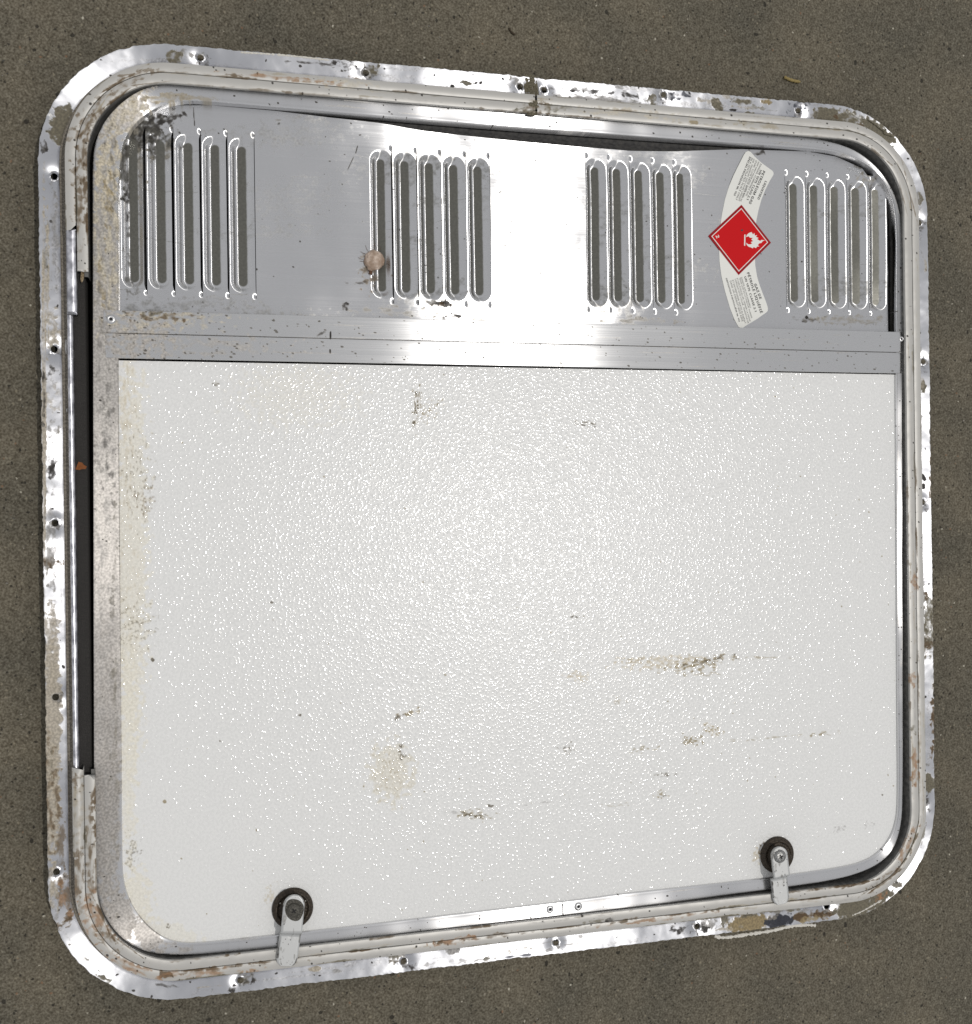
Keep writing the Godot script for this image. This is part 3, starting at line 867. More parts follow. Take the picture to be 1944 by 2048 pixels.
func make_rim(root: Node3D) -> void:
	var cv := Canvas.new()
	cv.strip = rim_path
	cv.rows = 4
	cv.setup(2048, 256, Color8(217, 217, 218), 0.26, 1.0)
	var h := H_RIM
	var OX := [Color8(174, 169, 163), 0.5, 0.4, 8.0]
	var DULL := [Color8(188, 184, 178), 0.5, 0.5, 8.0]
	for d in [
		[212, 1050, 40, 850, OX, 0.86, 0.15, 1.0, 0], [212, 480, 30, 180, CREAM, 0.8, 0.5, 0.72, 0], [212, 700, 26, 420, DULL, 0.8, 0.8, 0.5, 0], [213, 1550, 26, 300, OX, 0.9, 0.6, 0.75, 0], [212, 860, 22, 120, DULL, 0.7, 0.7, 0.4, 0],
		[250, 225, 60, 40, OX, 0.85, 0.4, 1.0, -45], [250, 225, 60, 40, CREAM, 0.7, 0.5, 0.7, -45], [330, 196, 50, 9, TAN, 0.5, 0.6, 0.9, -5], [395, 196, 40, 6, TAN, 0.4, 0.7, 0.8, 3], [215, 330, 26, 70, CREAM, 0.85, 0.5, 0.8, 5], [290, 1870, 44, 24, OX, 0.85, 0.4, 1.0, 40], [350, 1898, 50, 10, OX, 0.7, 0.6, 0.6, 5], [240, 1830, 30, 56, OX, 0.85, 0.4, 1.0, -20],
		[220, 300, 18, 90, BLACK, 0.5, 0.9, 0.06, 0], [212, 620, 24, 220, BLACK, 0.35, 0.9, 0.02, 0], [212, 900, 24, 120, BLACK, 0.45, 0.9, 0.1, 0], [212, 1100, 24, 500, GREYISH, 0.3, 0.9, 0.3, 0], [230, 1400, 8, 300, OLIVE, 0.4, 0.9, 0.25, 0],
		[214, 400, 10, 60, TAN, 0.7, 0.8, 0.5, 0], [205, 560, 8, 60, TAN, 0.7, 0.8, 0.5, 0], [218, 1700, 18, 60, DULL, 0.7, 0.8, 0.5, 0],
	]:
		stain(cv, h, d[0], d[1], d[2], d[3], d[4], d[5], d[6], d[7], d[8])
	for k in 220:
		var p := rim_path.pos(rng.randf() * rim_path.length, rng.randf())
		cv.patch(p, Vector2(rng.randf_range(0.25, 0.8), 0), Vector2(0.1, rng.randf_range(0.25, 0.7)), BLACK, 0.75, 0.8)
	for k in 40:
		var s := rng.randf() * rim_path.length
		var p := rim_path.pos(s, rng.randf())
		var dir := (rim_path.pos(s + 3, 0.5) - rim_path.pos(s - 3, 0.5)).normalized()
		cv.patch(p, dir * rng.randf_range(4, 20), dir.orthogonal() * 0.5, DULL, 0.6, 0.4, 0.6)
	var m := cv.material(0.015)
	m.anisotropy_enabled = true
	m.anisotropy = -1.0
	M.rim = m
	var w := noise(0.012, 91, 2)
	var L := rim_path.length
	var ts := [-0.03, -0.01, 0.0, 0.03, 0.1, 0.25, 0.4, 0.55, 0.7, 0.8, 0.86, 0.93, 0.98, 1.0, 1.01]
	var hs := [-24.0, -1.6, -0.6, -0.15, 0, 0, 0, 0, 0, 0.05, 0.25, 0.3, 0.05, -0.5, -9.0]
	for part in 4:
		var ni := 420
		put("rim", grid(ni, ts.size() - 1, func(i: int, j: int) -> Array:
			var s := L * (part + float(i) / ni) / 4.0
			var p := rim_path.pos(s, ts[j])
			var y: float = h + hs[j] + w.get_noise_2d(p.x, p.y) * 0.35
			return [Vector3(p.x, y, p.y), Vector2(clampf(float(i) / ni, 0.001, 0.999), (part + clampf(ts[j], 0.02, 0.98)) / 4.0)]), m, root)
	# joint in the bottom rail with a rivet on each side
	var jt := paint(Color8(24, 24, 26), 0.7, 0.2)
	var a := flat(1124.5, 1803, h)
	var b := flat(1126, 1831, h)
	put("rim_joint", plate(PackedVector2Array([a + Vector2(-0.35, 0.4), a + Vector2(0.35, 0.4), b + Vector2(0.35, -0.2), b + Vector2(-0.35, -0.2)]), h + 0.62, 0.8), jt, root)
	for q in [[1100, 1818.6], [1156.6, 1813]]:
		rivet(root, px(q[0], q[1], h + 0.2), 3.2)
	# dark weather seal under the rim and the outer skin below everything
	var ring := PackedVector2Array()
	for i in range(0, 1600, 10):
		ring.append(rim_path.outer[i].lerp(rim_path.inner[i], 0.5))
	var skin := mottled(Color8(44, 42, 39), Color8(72, 69, 63), 0.85, 0.0, 0.03, 95, 0.05, 0.05)
	put("outer_skin", plate(ring, 5.0, 4.5), skin, root)
	var rubber := mottled(Color8(26, 25, 25), Color8(52, 50, 47), 0.6, 0.0, 0.02, 96, 0.03, 0.04)
	put("weather_seal", grid(700, 6, func(i: int, j: int) -> Array:
		var s := L * i / 700.0
		var t: float = [0.55, 0.9, 1.4, 1.75, 2.2, 2.5, 2.52][j]
		var p := rim_path.pos(s, t)
		return [Vector3(p.x, [22.0, 21.5, 20.0, 21.6, 21.3, 19.0, 6.0][j], p.y), Vector2(s / 40.0, t)]), rubber, root)

func rivet(root: Node3D, at: Vector3, r: float) -> void:
	if not M.has("rivet"):
		M.rivet = paint(Color8(200, 200, 200), 0.35, 1.0)
		M.bore = paint(Color8(22, 21, 20), 0.8)
	var o := put("rivet", lathe([Vector2(r * 0.28, 0.1), Vector2(r * 0.32, 0.75), Vector2(r * 0.55, 0.95), Vector2(r * 0.8, 0.7), Vector2(r, 0.0)], 28), M.rivet, root)
	o.position = at * MM
	var bore := put("bore", lathe([Vector2(0.001, 0.25), Vector2(r * 0.3, 0.22)], 16), M.bore, o)
	bore.position = Vector3.ZERO

# ---- louvred sheet
var louvres := []
var buckle_a: FastNoiseLite
var buckle_b: FastNoiseLite
func sheet_y(p: Vector2) -> float:
	# gentle oil-canning of the thin sheet; the label keeps a flat place
	var y := buckle_a.get_noise_2d(p.x * 0.8, p.y) * 1.0
	y += buckle_b.get_noise_2d(p.x, p.y) * 0.11
	y += -1.2 * exp(-pow((p.x + 20.0) / 60.0, 2.0)) * clampf((-215.0 - p.y) / 60.0, 0.0, 1.0)
	var lab := flat(1487, 480, H_SHEET)
	var d := ((p - lab) / Vector2(50, 100)).length()
	y *= smoothstep(0.9, 1.7, d)
	# folded top margin
	y -= smoothstep(-262.0, -272.0, p.y + p.x * 0.02) * 0.5
	return H_SHEET + y

func make_sheet(root: Node3D) -> void:
	buckle_a = noise(0.009, 101, 1)
	buckle_b = noise(0.03, 102, 1)
	var h := H_SHEET
	# louvres: slit lines, tops and bottoms read from the photograph
	for g in [
		[[240, 293, 349, 404, 457, 511], [243, 261], [590, 602], true, [2.1, 1.8, 1.5, 1.2, 0.5]],
		[[740, 786, 836, 884.6, 934, 982], [285, 303], [609, 617], true, [1.1, 0.8, 0.5, 0.4, 0.4]],
		[[1172, 1216, 1260, 1304, 1347, 1384], [306, 316], [626, 632], false, [0.3, 0.3, 0.3, 0.3, 0.3]],
		[[1571, 1612, 1653, 1694, 1737, 1773], [338, 352], [629, 632], false, [0.3, 0.3, 0.3, 0.3, 0.3]],
	]:
		var x: Array = g[0]
		for k in 5:
			var f := k / 4.0
			var a := flat(x[k], lerpf(g[1][0], g[1][1], f), h)
			var b := flat(x[k + 1], lerpf(g[2][0], g[2][1], f), h)
			var za: float = a.y
			var zb: float = b.y
			var vm := 440.0
			louvres.append({"x0": flat(x[k], vm, h).x, "x1": flat(x[k + 1], vm, h).x, "z0": za, "z1": zb, "right": g[3], "slit": g[4][k]})
	# each row of slits shares one pair of end lines so that the sheet can be cut straight
	for g in 4:
		var za := 0.0
		var zb := 0.0
		for k in 5:
			za += louvres[g * 5 + k].z0 / 5.0
			zb += louvres[g * 5 + k].z1 / 5.0
		for k in 5:
			louvres[g * 5 + k].z0 = za
			louvres[g * 5 + k].z1 = zb
	var lo := Vector2(-325, -305)
	var size := Vector2(650, 175)
	var cv := Canvas.new()
	cv.lo = lo
	cv.size = size
	cv.setup(1664, 448, Color8(212, 212, 213), 0.25, 1.0)
	var SMUT := [Color8(70, 68, 62), 0.85, 0.0, 6.0]
	var DUST := [Color8(150, 144, 132), 0.8, 0.0, 5.0]
	for d in [
		[275, 265, 55, 40, SMUT, 0.95, 0.6, 0.8, -35], [300, 255, 60, 22, BLACK, 0.8, 0.9, 0.42, -30], [255, 330, 20, 60, SMUT, 0.85, 0.6, 0.7, 0], [262, 410, 12, 70, BLACK, 0.8, 0.9, 0.4, 0], [320, 285, 30, 26, SMUT, 0.85, 0.8, 0.6, 0], [262, 520, 14, 60, SMUT, 0.6, 0.9, 0.4, 0], [335, 240, 30, 8, BLACK, 0.8, 0.9, 0.4, -20], [280, 340, 14, 70, DUST, 0.7, 0.8, 0.5, 0], [330, 300, 20, 20, DUST, 0.7, 0.8, 0.6, 0],
		[790, 622, 90, 9, DUST, 0.6, 0.7, 0.45, 4], [880, 608, 18, 5, BROWN, 1.0, 0.8, 0.8, 0], [893, 605, 7, 12, BLACK, 0.95, 0.7, 0.9, 20], [870, 606, 14, 4, BLACK, 0.9, 0.8, 0.9, 8], [905, 632, 22, 5, BLACK, 0.7, 0.9, 0.5, 0], [690, 612, 7, 8, BLACK, 0.85, 0.9, 0.6, 0], [745, 545, 26, 30, BROWN, 0.6, 0.9, 0.34, 0], [720, 566, 20, 4, BLACK, 0.6, 0.9, 0.4, 0],
		[1620, 640, 30, 5, BLACK, 0.8, 0.9, 0.4, 0], [1613, 636, 4, 4, BLACK, 1.0, 0.5, 1.0, 0], [1700, 640, 80, 10, DUST, 0.7, 0.7, 0.55, 0], [1730, 335, 30, 14, SMUT, 0.8, 0.9, 0.55, 30], [1740, 350, 20, 26, DUST, 0.7, 0.8, 0.5, 30], [1520, 305, 14, 5, BLACK, 0.8, 0.9, 0.5, 0], [1250, 640, 90, 8, DUST, 0.6, 0.7, 0.45, 2],
		[720, 270, 3, 1.2, BLACK, 0.8, 0.3, 1, 0], [713, 300, 1.2, 9, BLACK, 0.8, 0.3, 1, 15], [702, 325, 1.0, 14, BLACK, 0.75, 0.3, 1, 25], [555, 240, 8, 2, GREYISH, 0.7, 0.5, 1, 0], [558, 248, 4, 2, BLACK, 0.7, 0.8, 0.7, -30], [1010, 490, 12, 0.9, BLACK, 0.75, 0.3, 1, 2], [1002, 383, 5, 1, BLACK, 0.7, 0.3, 1, -40], [1178, 474, 3, 4, BLACK, 0.7, 0.6, 0.8, 0], [388, 235, 1.0, 22, BLACK, 0.7, 0.3, 1, -4],
		[980, 640, 80, 5, DUST, 0.45, 0.7, 0.4, 1.5], [350, 628, 120, 6, DUST, 0.6, 0.7, 0.4, 1.5],
	]:
		stain(cv, h, d[0], d[1], d[2], d[3], d[4], d[5], d[6], d[7], d[8])
	for k in 260:
		var p := lo + size * Vector2(rng.randf(), rng.randf())
		cv.patch(p, Vector2(rng.randf_range(0.25, 0.7), 0), Vector2(0.1, rng.randf_range(0.25, 0.6)), BLACK, 0.7, 0.8)
	# smudges and dried wipe marks that dull the brushed face
	var SMEAR := [Color8(196, 195, 192), 0.55, 0.9, 2.0]
	for k in 34:
		var p := lo + size * Vector2(rng.randf(), rng.randf())
		cv.patch(p, Vector2(rng.randf_range(10, 50), rng.randf_range(-8, 8)), Vector2(rng.randf_range(-3, 3), rng.randf_range(4, 16)), SMEAR, rng.randf_range(0.3, 0.7), 0.7, 0.55)
	for k in 40:
		var p := lo + size * Vector2(rng.randf(), rng.randf())
		cv.patch(p, Vector2(rng.randf_range(4, 22), rng.randf_range(-4, 4)), Vector2(0, 0.22), SMEAR, 0.7, 0.2)
	# dark mirrored surroundings painted into the colour along the bottom of every pressed pocket
	var MIRRORED_DARK := [Color8(114, 113, 106), 0.42, 0.6, 0.0]
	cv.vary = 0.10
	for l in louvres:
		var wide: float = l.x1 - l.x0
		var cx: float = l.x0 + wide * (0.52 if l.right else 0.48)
		cv.patch(Vector2(cx, (l.z0 + l.z1) * 0.5), Vector2(wide * 0.165, 0), Vector2(0, 3000), MIRRORED_DARK, 1.0, 0.04, 1.0, l.z0 + 10.2, l.z1 - 10.2)
	cv.brush(0.035, 17)
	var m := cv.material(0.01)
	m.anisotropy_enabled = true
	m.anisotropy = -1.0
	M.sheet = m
	# outline of the sheet: sagging top edge, cut corners
	var edge := trace([[225, 660], [225, 380], [232, 300], [258, 250], [300, 222], [345, 210], [420, 210], [552, 222], [658, 235], [760, 246], [851, 261], [1023, 280], [1172, 294], [1260, 301], [1350, 302], [1486, 298], [1617, 303], [1673, 313], [1725, 337], [1755, 381], [1770, 448], [1776, 560], [1777, 690]], h)
	var top_at := func(x: float) -> float:
		for i in range(edge.size() - 1):
			if edge[i].x <= x and edge[i + 1].x > x:
				return lerpf(edge[i].y, edge[i + 1].y, (x - edge[i].x) / (edge[i + 1].x - edge[i].x))
		return -150.0
	# columns and rows of the sheet include every louvre border
	var xs := PackedFloat32Array()
	var x_lo := edge[0].x
	var x_hi := edge[edge.size() - 1].x
	var marks := [x_lo, x_hi]
	for l in louvres:
		marks.append(l.x0)
		marks.append(l.x1)
	for i in 24:
		marks.append(lerpf(x_lo + 0.5, x_lo + 40.0, i / 24.0))
		marks.append(lerpf(x_hi - 40.0, x_hi - 0.5, i / 24.0))
	marks.sort()
	for i in range(marks.size() - 1):
		var gap: float = marks[i + 1] - marks[i]
		if gap < 0.02:
			continue
		var k := maxi(1, int(gap / 3.0))
		for j in k:
			xs.append(lerpf(marks[i], marks[i + 1], float(j) / k))
	xs.append(x_hi)
	# lower part: plain rows from the lowest louvre end to the rail; upper part follows the top edge
	for g in range(-1, 4):
		pass
	var z_end := -128.0
	var slabs := []
	# the sheet is cut in columns: between groups full height, over a group above and below the slits
	var bounds := [[x_lo, louvres[0].x0, -1]]
	for g in 4:
		bounds.append([louvres[g * 5].x0, louvres[g * 5 + 4].x1, g])
		var nxt: float = louvres[g * 5 + 5].x0 if g < 3 else x_hi
		bounds.append([louvres[g * 5 + 4].x1, nxt, -1])
	bounds[0][0] = x_lo
	var st := SurfaceTool.new()
	st.begin(Mesh.PRIMITIVE_TRIANGLES)
	st.set_smooth_group(0)
	var n0 := 0
	for b in bounds:
		var cols := PackedFloat32Array()
		for x in xs:
			if x >= b[0] - 0.001 and x <= b[1] + 0.001:
				cols.append(x)
		if cols.size() < 2:
			continue
		var spans := []
		if b[2] < 0:
			spans.append([INF, z_end, 60])
		else:
			spans.append([INF, louvres[b[2] * 5].z0, 16])
			spans.append([louvres[b[2] * 5].z1, z_end, 12])
		for sp in spans:
			var nj: int = sp[2]
			for j in nj + 1:
				for x in cols:
					var top: float = top_at.call(clampf(x, x_lo + 0.01, x_hi - 0.01)) if sp[0] == INF else sp[0]
					top = minf(top, sp[1] - 0.05)
					var z := lerpf(top, sp[1], float(j) / nj)
					var p := Vector2(x, z)
					st.set_uv((p - lo) / size)
					st.add_vertex(Vector3(x, sheet_y(p), z) * MM)
			var wn := cols.size()
			for j in nj:
				for i in wn - 1:
					var q := n0 + j * wn + i
					for t in [q, q + 1, q + wn + 1, q, q + wn + 1, q + wn]:
						st.add_index(t)
			n0 += (nj + 1) * wn
	st.generate_normals()
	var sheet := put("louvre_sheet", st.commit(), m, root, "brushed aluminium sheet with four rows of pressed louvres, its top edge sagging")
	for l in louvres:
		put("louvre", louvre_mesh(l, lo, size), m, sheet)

func louvre_at(l: Dictionary, p: Vector2) -> float:
	# height of a pocket below the sheet at p: a round-ended trough, cut off by the slit on one side
	var wide: float = l.x1 - l.x0
	var a: float = (p.x - l.x0) / wide
	if not l.right:
		a = 1.0 - a                                  # 0 at the side without the slit
	var half := wide * 0.17
	var near := clampf(p.y, l.z0 + 10.0 + half, l.z1 - 10.0 - half)
	var d := Vector2((a - 0.52) * wide, p.y - near).length() - half
	# straight-sided wall with a round-ended outline, eased only at its foot and its brow
	var k := 1.0 - clampf(d / 5.6, 0.0, 1.0)
	k = lerpf(k, k * k * (3.0 - 2.0 * k), 0.8)
	# the bottom leans, deeper towards the left
	var lean: float = -((a - 0.52) if l.right else (0.52 - a)) * wide * 0.21 * k
	return -3.4 * k - lean

func louvre_mesh(l: Dictionary, lo: Vector2, size: Vector2) -> ArrayMesh:
	var ni := 40
	var nj := 170
	var x0: float = l.x0
	var x1: float = l.x1
	var cut: float = l.slit
	if l.right:
		x1 -= cut
	else:
		x0 += cut
	return grid(ni, nj, func(i: int, j: int) -> Array:
		var fi := float(i) / ni
		# at both ends the full width stays joined to the sheet
		var z := lerpf(l.z0, l.z1, float(j) / nj)
		var e := minf(z - l.z0, l.z1 - z)
		var open := smoothstep(0.8, 9.0, e)
		var xa := lerpf(l.x0, x0, open)
		var xb := lerpf(l.x1, x1, open)
		var p := Vector2(lerpf(xa, xb, fi), z)
		var y := sheet_y(p) + louvre_at(l, p)
		# torn dimple where the slit ends
		var sx: float = l.x1 if l.right else l.x0
		for ze in [l.z0 + 2.2, l.z1 - 2.2]:
			var d := Vector2((p.x - sx) / 1.5, (z - ze) / 1.9).length()
			y -= 0.8 * exp(-d * d) * (1.0 if e > 0.2 else 0.0)
		return [Vector3(p.x, y, z), (p - lo) / size])

# ---- white pebbled panel
func make_panel(root: Node3D) -> void:
	var h := H_PANEL
	var poly := PackedVector2Array()
	for i in range(0, 1600, 6):
		var p := rim_path.inner[i].lerp(rim_path.outer[i], 0.2)
		if p.y > -118.0:
			poly.append(p)
	var lo := Vector2(-325, -125)
	var size := Vector2(655, 440)
	var cv := Canvas.new()
	cv.lo = lo
	cv.size = size
	cv.setup(1440, 968, Color8(223, 223, 221), 0.08, 0.0)
	cv.grain = 0.9
	cv.soft = 0.34
	cv.vary = 0.1
	var YEL := [Color8(225, 220, 205), 0.2, 0.0, 0.0]
	var TEA := [Color8(196, 184, 160), 0.35, 0.0, 0.0]
	var MUD := [Color8(120, 104, 70), 0.6, 0.0, 0.0]
	var DOT := [Color8(66, 58, 44), 0.7, 0.0, 0.0]
	for d in [
		[262, 1100, 34, 420, YEL, 0.8, 0.5, 1.0, 0], [252, 900, 16, 200, TEA, 0.4, 0.9, 0.35, 0], [262, 1250, 26, 160, TEA, 0.3, 0.9, 0.25, 0], [256, 1500, 18, 240, YEL, 0.7, 0.7, 1.0, 0], [265, 1800, 40, 60, YEL, 0.85, 0.5, 1.0, 0], [330, 1865, 80, 20, YEL, 0.6, 0.6, 1.0, 15], [590, 790, 110, 60, YEL, 0.4, 0.7, 0.9, 0], [255, 800, 14, 80, TEA, 0.35, 0.8, 0.4, 0],
		[275, 950, 30, 90, DOT, 0.5, 0.9, 0.02, 0], [270, 1250, 40, 50, DOT, 0.5, 0.9, 0.06, 0], [290, 1000, 20, 30, BROWN, 0.5, 0.9, 0.24, 0], [262, 1700, 16, 30, DOT, 0.5, 0.9, 0.24, 0],
		[832, 815, 8, 42, MUD, 0.95, 0.8, 0.36, 3], [832, 815, 7, 36, DOT, 0.95, 0.8, 0.27, 3], [858, 820, 18, 22, MUD, 0.8, 0.9, 0.24, 40], [1170, 848, 24, 6, DOT, 0.95, 0.9, 0.40, 3], [1145, 1233, 10, 4, DOT, 0.9, 0.8, 0.4, 0], [1155, 1350, 20, 6, TEA, 0.6, 0.8, 0.5, 0],
		[1335, 1324, 100, 13, TEA, 0.85, 0.7, 0.62, -2], [1390, 1328, 60, 13, MUD, 0.85, 0.8, 0.42, -6], [1420, 1320, 44, 8, DOT, 0.75, 0.8, 0.27, -8], [1520, 1316, 60, 3, MUD, 0.5, 0.8, 0.36, 0], [1400, 1348, 30, 6, MUD, 0.55, 0.8, 0.34, 0], [1160, 1358, 22, 10, TEA, 0.7, 0.8, 0.45, 20], [1235, 1402, 20, 8, MUD, 0.4, 0.9, 0.3, 0], [1270, 1320, 30, 5, MUD, 0.5, 0.9, 0.35, 0],
		[820, 1425, 30, 6, MUD, 0.9, 0.7, 0.5, -12], [797, 1434, 12, 5, DOT, 0.8, 0.8, 0.4, -20], [783, 1545, 42, 58, [Color8(214, 208, 191), 0.3, 0.0, 0.0], 0.65, 0.5, 1.0, 0], [783, 1545, 40, 56, TEA, 0.3, 0.7, 0.2, 0], [780, 1540, 36, 50, MUD, 0.4, 0.9, 0.0, 0], [805, 1508, 9, 9, DOT, 0.9, 0.7, 0.45, 0], [802, 1492, 4, 4, DOT, 0.9, 0.5, 0.7, 0], [950, 1629, 34, 9, MUD, 0.85, 0.8, 0.42, 6], [952, 1630, 20, 7, DOT, 0.75, 0.8, 0.3, 0], [920, 1626, 30, 4, GREYISH, 0.5, 0.8, 0.4, 4], [980, 1612, 8, 3, DOT, 0.8, 0.6, 0.5, 0],
		[1135, 1497, 16, 10, DOT, 0.85, 0.9, 0.3, 0], [1385, 1481, 26, 9, MUD, 0.9, 0.7, 0.5, -8], [1425, 1458, 20, 9, TEA, 0.85, 0.7, 0.6, 30], [1425, 1458, 18, 8, MUD, 0.6, 0.8, 0.35, 30], [1290, 1498, 30, 6, MUD, 0.7, 0.9, 0.34, -10], [1640, 1468, 26, 4, MUD, 0.75, 0.8, 0.4, -6], [1550, 1475, 70, 3, MUD, 0.45, 0.9, 0.34, -4], [1330, 1549, 20, 6, DOT, 0.7, 0.9, 0.26, 0], [1322, 1588, 14, 7, MUD, 0.75, 0.9, 0.4, 0], [1330, 1592, 6, 4, DOT, 0.6, 0.8, 0.4, 0], [1090, 1605, 40, 2, GREYISH, 0.6, 0.8, 0.5, -8], [1240, 1610, 30, 4, MUD, 0.3, 0.9, 0.3, 0],
		[1677, 1660, 14, 7, GREYISH, 0.6, 0.9, 0.36, -20], [1735, 1650, 10, 7, GREYISH, 0.5, 0.9, 0.3, 0], [1765, 1590, 2, 2, DOT, 0.8, 0.5, 1, 0], [305, 1320, 3, 3, DOT, 0.9, 0.5, 1, 0], [330, 1603, 4, 4, MUD, 0.8, 0.5, 1, 0], [543, 1205, 3, 2, DOT, 0.8, 0.5, 1, 0], [600, 1430, 2.5, 2, DOT, 0.8, 0.5, 1, 0], [440, 1482, 2, 2, DOT, 0.8, 0.5, 1, 0], [335, 1852, 5, 4, DOT, 0.7, 0.8, 0.6, 0], [290, 1856, 5, 4, DOT, 0.7, 0.8, 0.6, 0], [430, 768, 8, 3, DOT, 0.6, 0.8, 0.4, 0],
		[542, 1790, 14, 18, TEA, 0.6, 0.8, 0.5, 0], [1515, 1712, 10, 14, TEA, 0.85, 0.7, 0.7, 0], [1525, 1700, 6, 16, BROWN, 0.8, 0.8, 0.6, 0], [1555, 1676, 24, 5, GREYISH, 0.4, 0.6, 0.6, 0],
	]:
		stain(cv, h, d[0], d[1], d[2], d[3], d[4], d[5] * 0.8, d[6], d[7], d[8])
	for k in 130:
		var p := lo + size * Vector2(rng.randf(), rng.randf())
		cv.patch(p, Vector2(rng.randf_range(0.25, 0.6), 0), Vector2(0.1, rng.randf_range(0.25, 0.6)), MUD, 0.55, 0.8)
	var m := cv.material(0.0)
	m.metallic_specular = 0.45
	var bw := 2048
	var bh := 1376
	# moulded grain: low glossy domes standing on a duller ground
	var src := noise(0.11, 121, 2).get_image(bw, bh).get_data()
	var rise := PackedByteArray()
	var dull := PackedByteArray()
	rise.resize(256)
	dull.resize(256)
	for v in 256:
		var t := clampf((v / 255.0 - 0.45) / 0.5, 0.0, 1.0)
		rise[v] = int(255.0 * t * t * (3.0 - 2.0 * t))
		dull[v] = int(255.0 * lerpf(0.42, 0.085, smoothstep(0.02, 0.16, t)))
	var up := PackedByteArray()
	var ro := PackedByteArray()
	up.resize(bw * bh)
	ro.resize(bw * bh)
	for i in bw * bh:
		up[i] = rise[src[i]]
		ro[i] = dull[src[i]]
	m.heightmap_enabled = true
	m.heightmap_texture = ImageTexture.create_from_image(Image.create_from_data(bw, bh, false, Image.FORMAT_L8, up))
	m.heightmap_scale = 0.0142
	m.metallic = 0.0
	m.metallic_texture = null
	m.roughness_texture = ImageTexture.create_from_image(Image.create_from_data(bw, bh, false, Image.FORMAT_L8, ro))
	m.roughness_texture_channel = BaseMaterial3D.TEXTURE_CHANNEL_RED
	put("pebbled_panel", plate(poly, h, 3.0, lo, size), m, root, "white pebbled plastic panel, yellowed along one edge, with brown scuffs")

# ---- cross rail
func make_rail(root: Node3D) -> void:
	var h := H_RAIL
	var lo := Vector2(-325, -160)
	var size := Vector2(660, 60)
	var cv := Canvas.new()
	cv.lo = lo
	cv.size = size
	cv.setup(2048, 186, Color8(216, 216, 216), 0.26, 1.0)
	var DULL := [Color8(186, 180, 172), 0.5, 0.3, 6.0]
	for d in [[260, 670, 90, 60, DULL, 0.9, 0.5, 0.75, 0], [330, 640, 120, 20, CREAM, 0.7, 0.8, 0.45, 0], [320, 632, 60, 10, BROWN, 0.85, 0.9, 0.45, 0], [310, 628, 22, 7, OLIVE, 0.9, 0.8, 0.7, 0], [420, 690, 150, 20, DULL, 0.6, 0.8, 0.4, 1], [661, 672, 2.2, 8, BLACK, 1.0, 0.3, 1, 0], [660, 702, 2, 4, BLACK, 0.8, 0.4, 1, 0], [640, 668, 10, 3, BLACK, 0.7, 0.8, 0.5, -30]]:
		stain(cv, h, d[0], d[1], d[2], d[3], d[4], d[5], d[6], d[7], d[8])
	for k in 760:
		var f := pow(rng.randf(), 1.5)
		var p := lo + size * Vector2(f, rng.randf())
		cv.patch(p, Vector2(rng.randf_range(0.25, 0.95), 0), Vector2(0.2, rng.randf_range(0.2, 0.6)), [Color8(84, 80, 74), 0.7, 0.0, -4.0], 0.75, 0.8)
	for k in 40:
		var p := lo + size * Vector2(rng.randf(), rng.randf())
		cv.patch(p, Vector2(rng.randf_range(5, 30), 0), Vector2(0, 0.4), DULL, 0.5, 0.3, 0.7)
	cv.brush(0.035, 19)
	var m := cv.material(0.012)
	m.anisotropy_enabled = true
	m.anisotropy = -1.0
	M.rail = m
	# upper and lower leg of the extrusion with a seam between them
	var legs := [[[205, 619.5], [1807, 664], [1807, 704.5], [205.5, 664.5], 0.0], [[207.0, 666.0], [1807.5, 705.6], [1807, 746.5], [209, 715], -0.35]]
	for q in legs:
		var a := flat(q[0][0], q[0][1], h)
		var b := flat(q[1][0], q[1][1], h)
		var c := flat(q[2][0], q[2][1], h)
		var d := flat(q[3][0], q[3][1], h)
		var hh: float = h + q[4]
		var w := noise(0.01, 131, 1)
		var tt := [0.0, 0.004, 0.02, 0.2, 0.4, 0.6, 0.8, 0.98, 0.996, 1.0]
		var dd := [-2.4, -0.15, 0.0, 0.05, 0.08, 0.08, 0.05, 0.0, -0.12, -3.3]
		put("rail_leg", grid(320, 9, func(i: int, j: int) -> Array:
			var f := float(i) / 320
			var p := a.lerp(b, f).lerp(d.lerp(c, f), tt[j])
			var y: float = hh + dd[j] + w.get_noise_1d(p.x) * 0.25
			if i == 0 or i == 320:
				y -= 2.2
			return [Vector3(p.x, y, p.y), (p - lo) / size]), m, root)
	# web that closes the seam underneath
	var s0 := flat(206, 660, h)
	var s1 := flat(1806, 701, h)
	put("rail_web", plate(PackedVector2Array([s0, s1, s1 + Vector2(0, 4), s0 + Vector2(0, 5)]), h - 1.9, 1.0), paint(Color8(60, 58, 55), 0.6, 0.5), root)
	rivet(root, px(222, 638.5, h + 0.2), 3.4)
	rivet(root, px(1802.5, 678, h + 0.2), 2.6)

# ---- warning label
func lab(x: float, y: float) -> Vector2:
	# crop coordinates of the label in the photograph
	return flat(1380.0 + x * 0.2024, 280.0 + y * 0.2024, H_SHEET + 0.3)

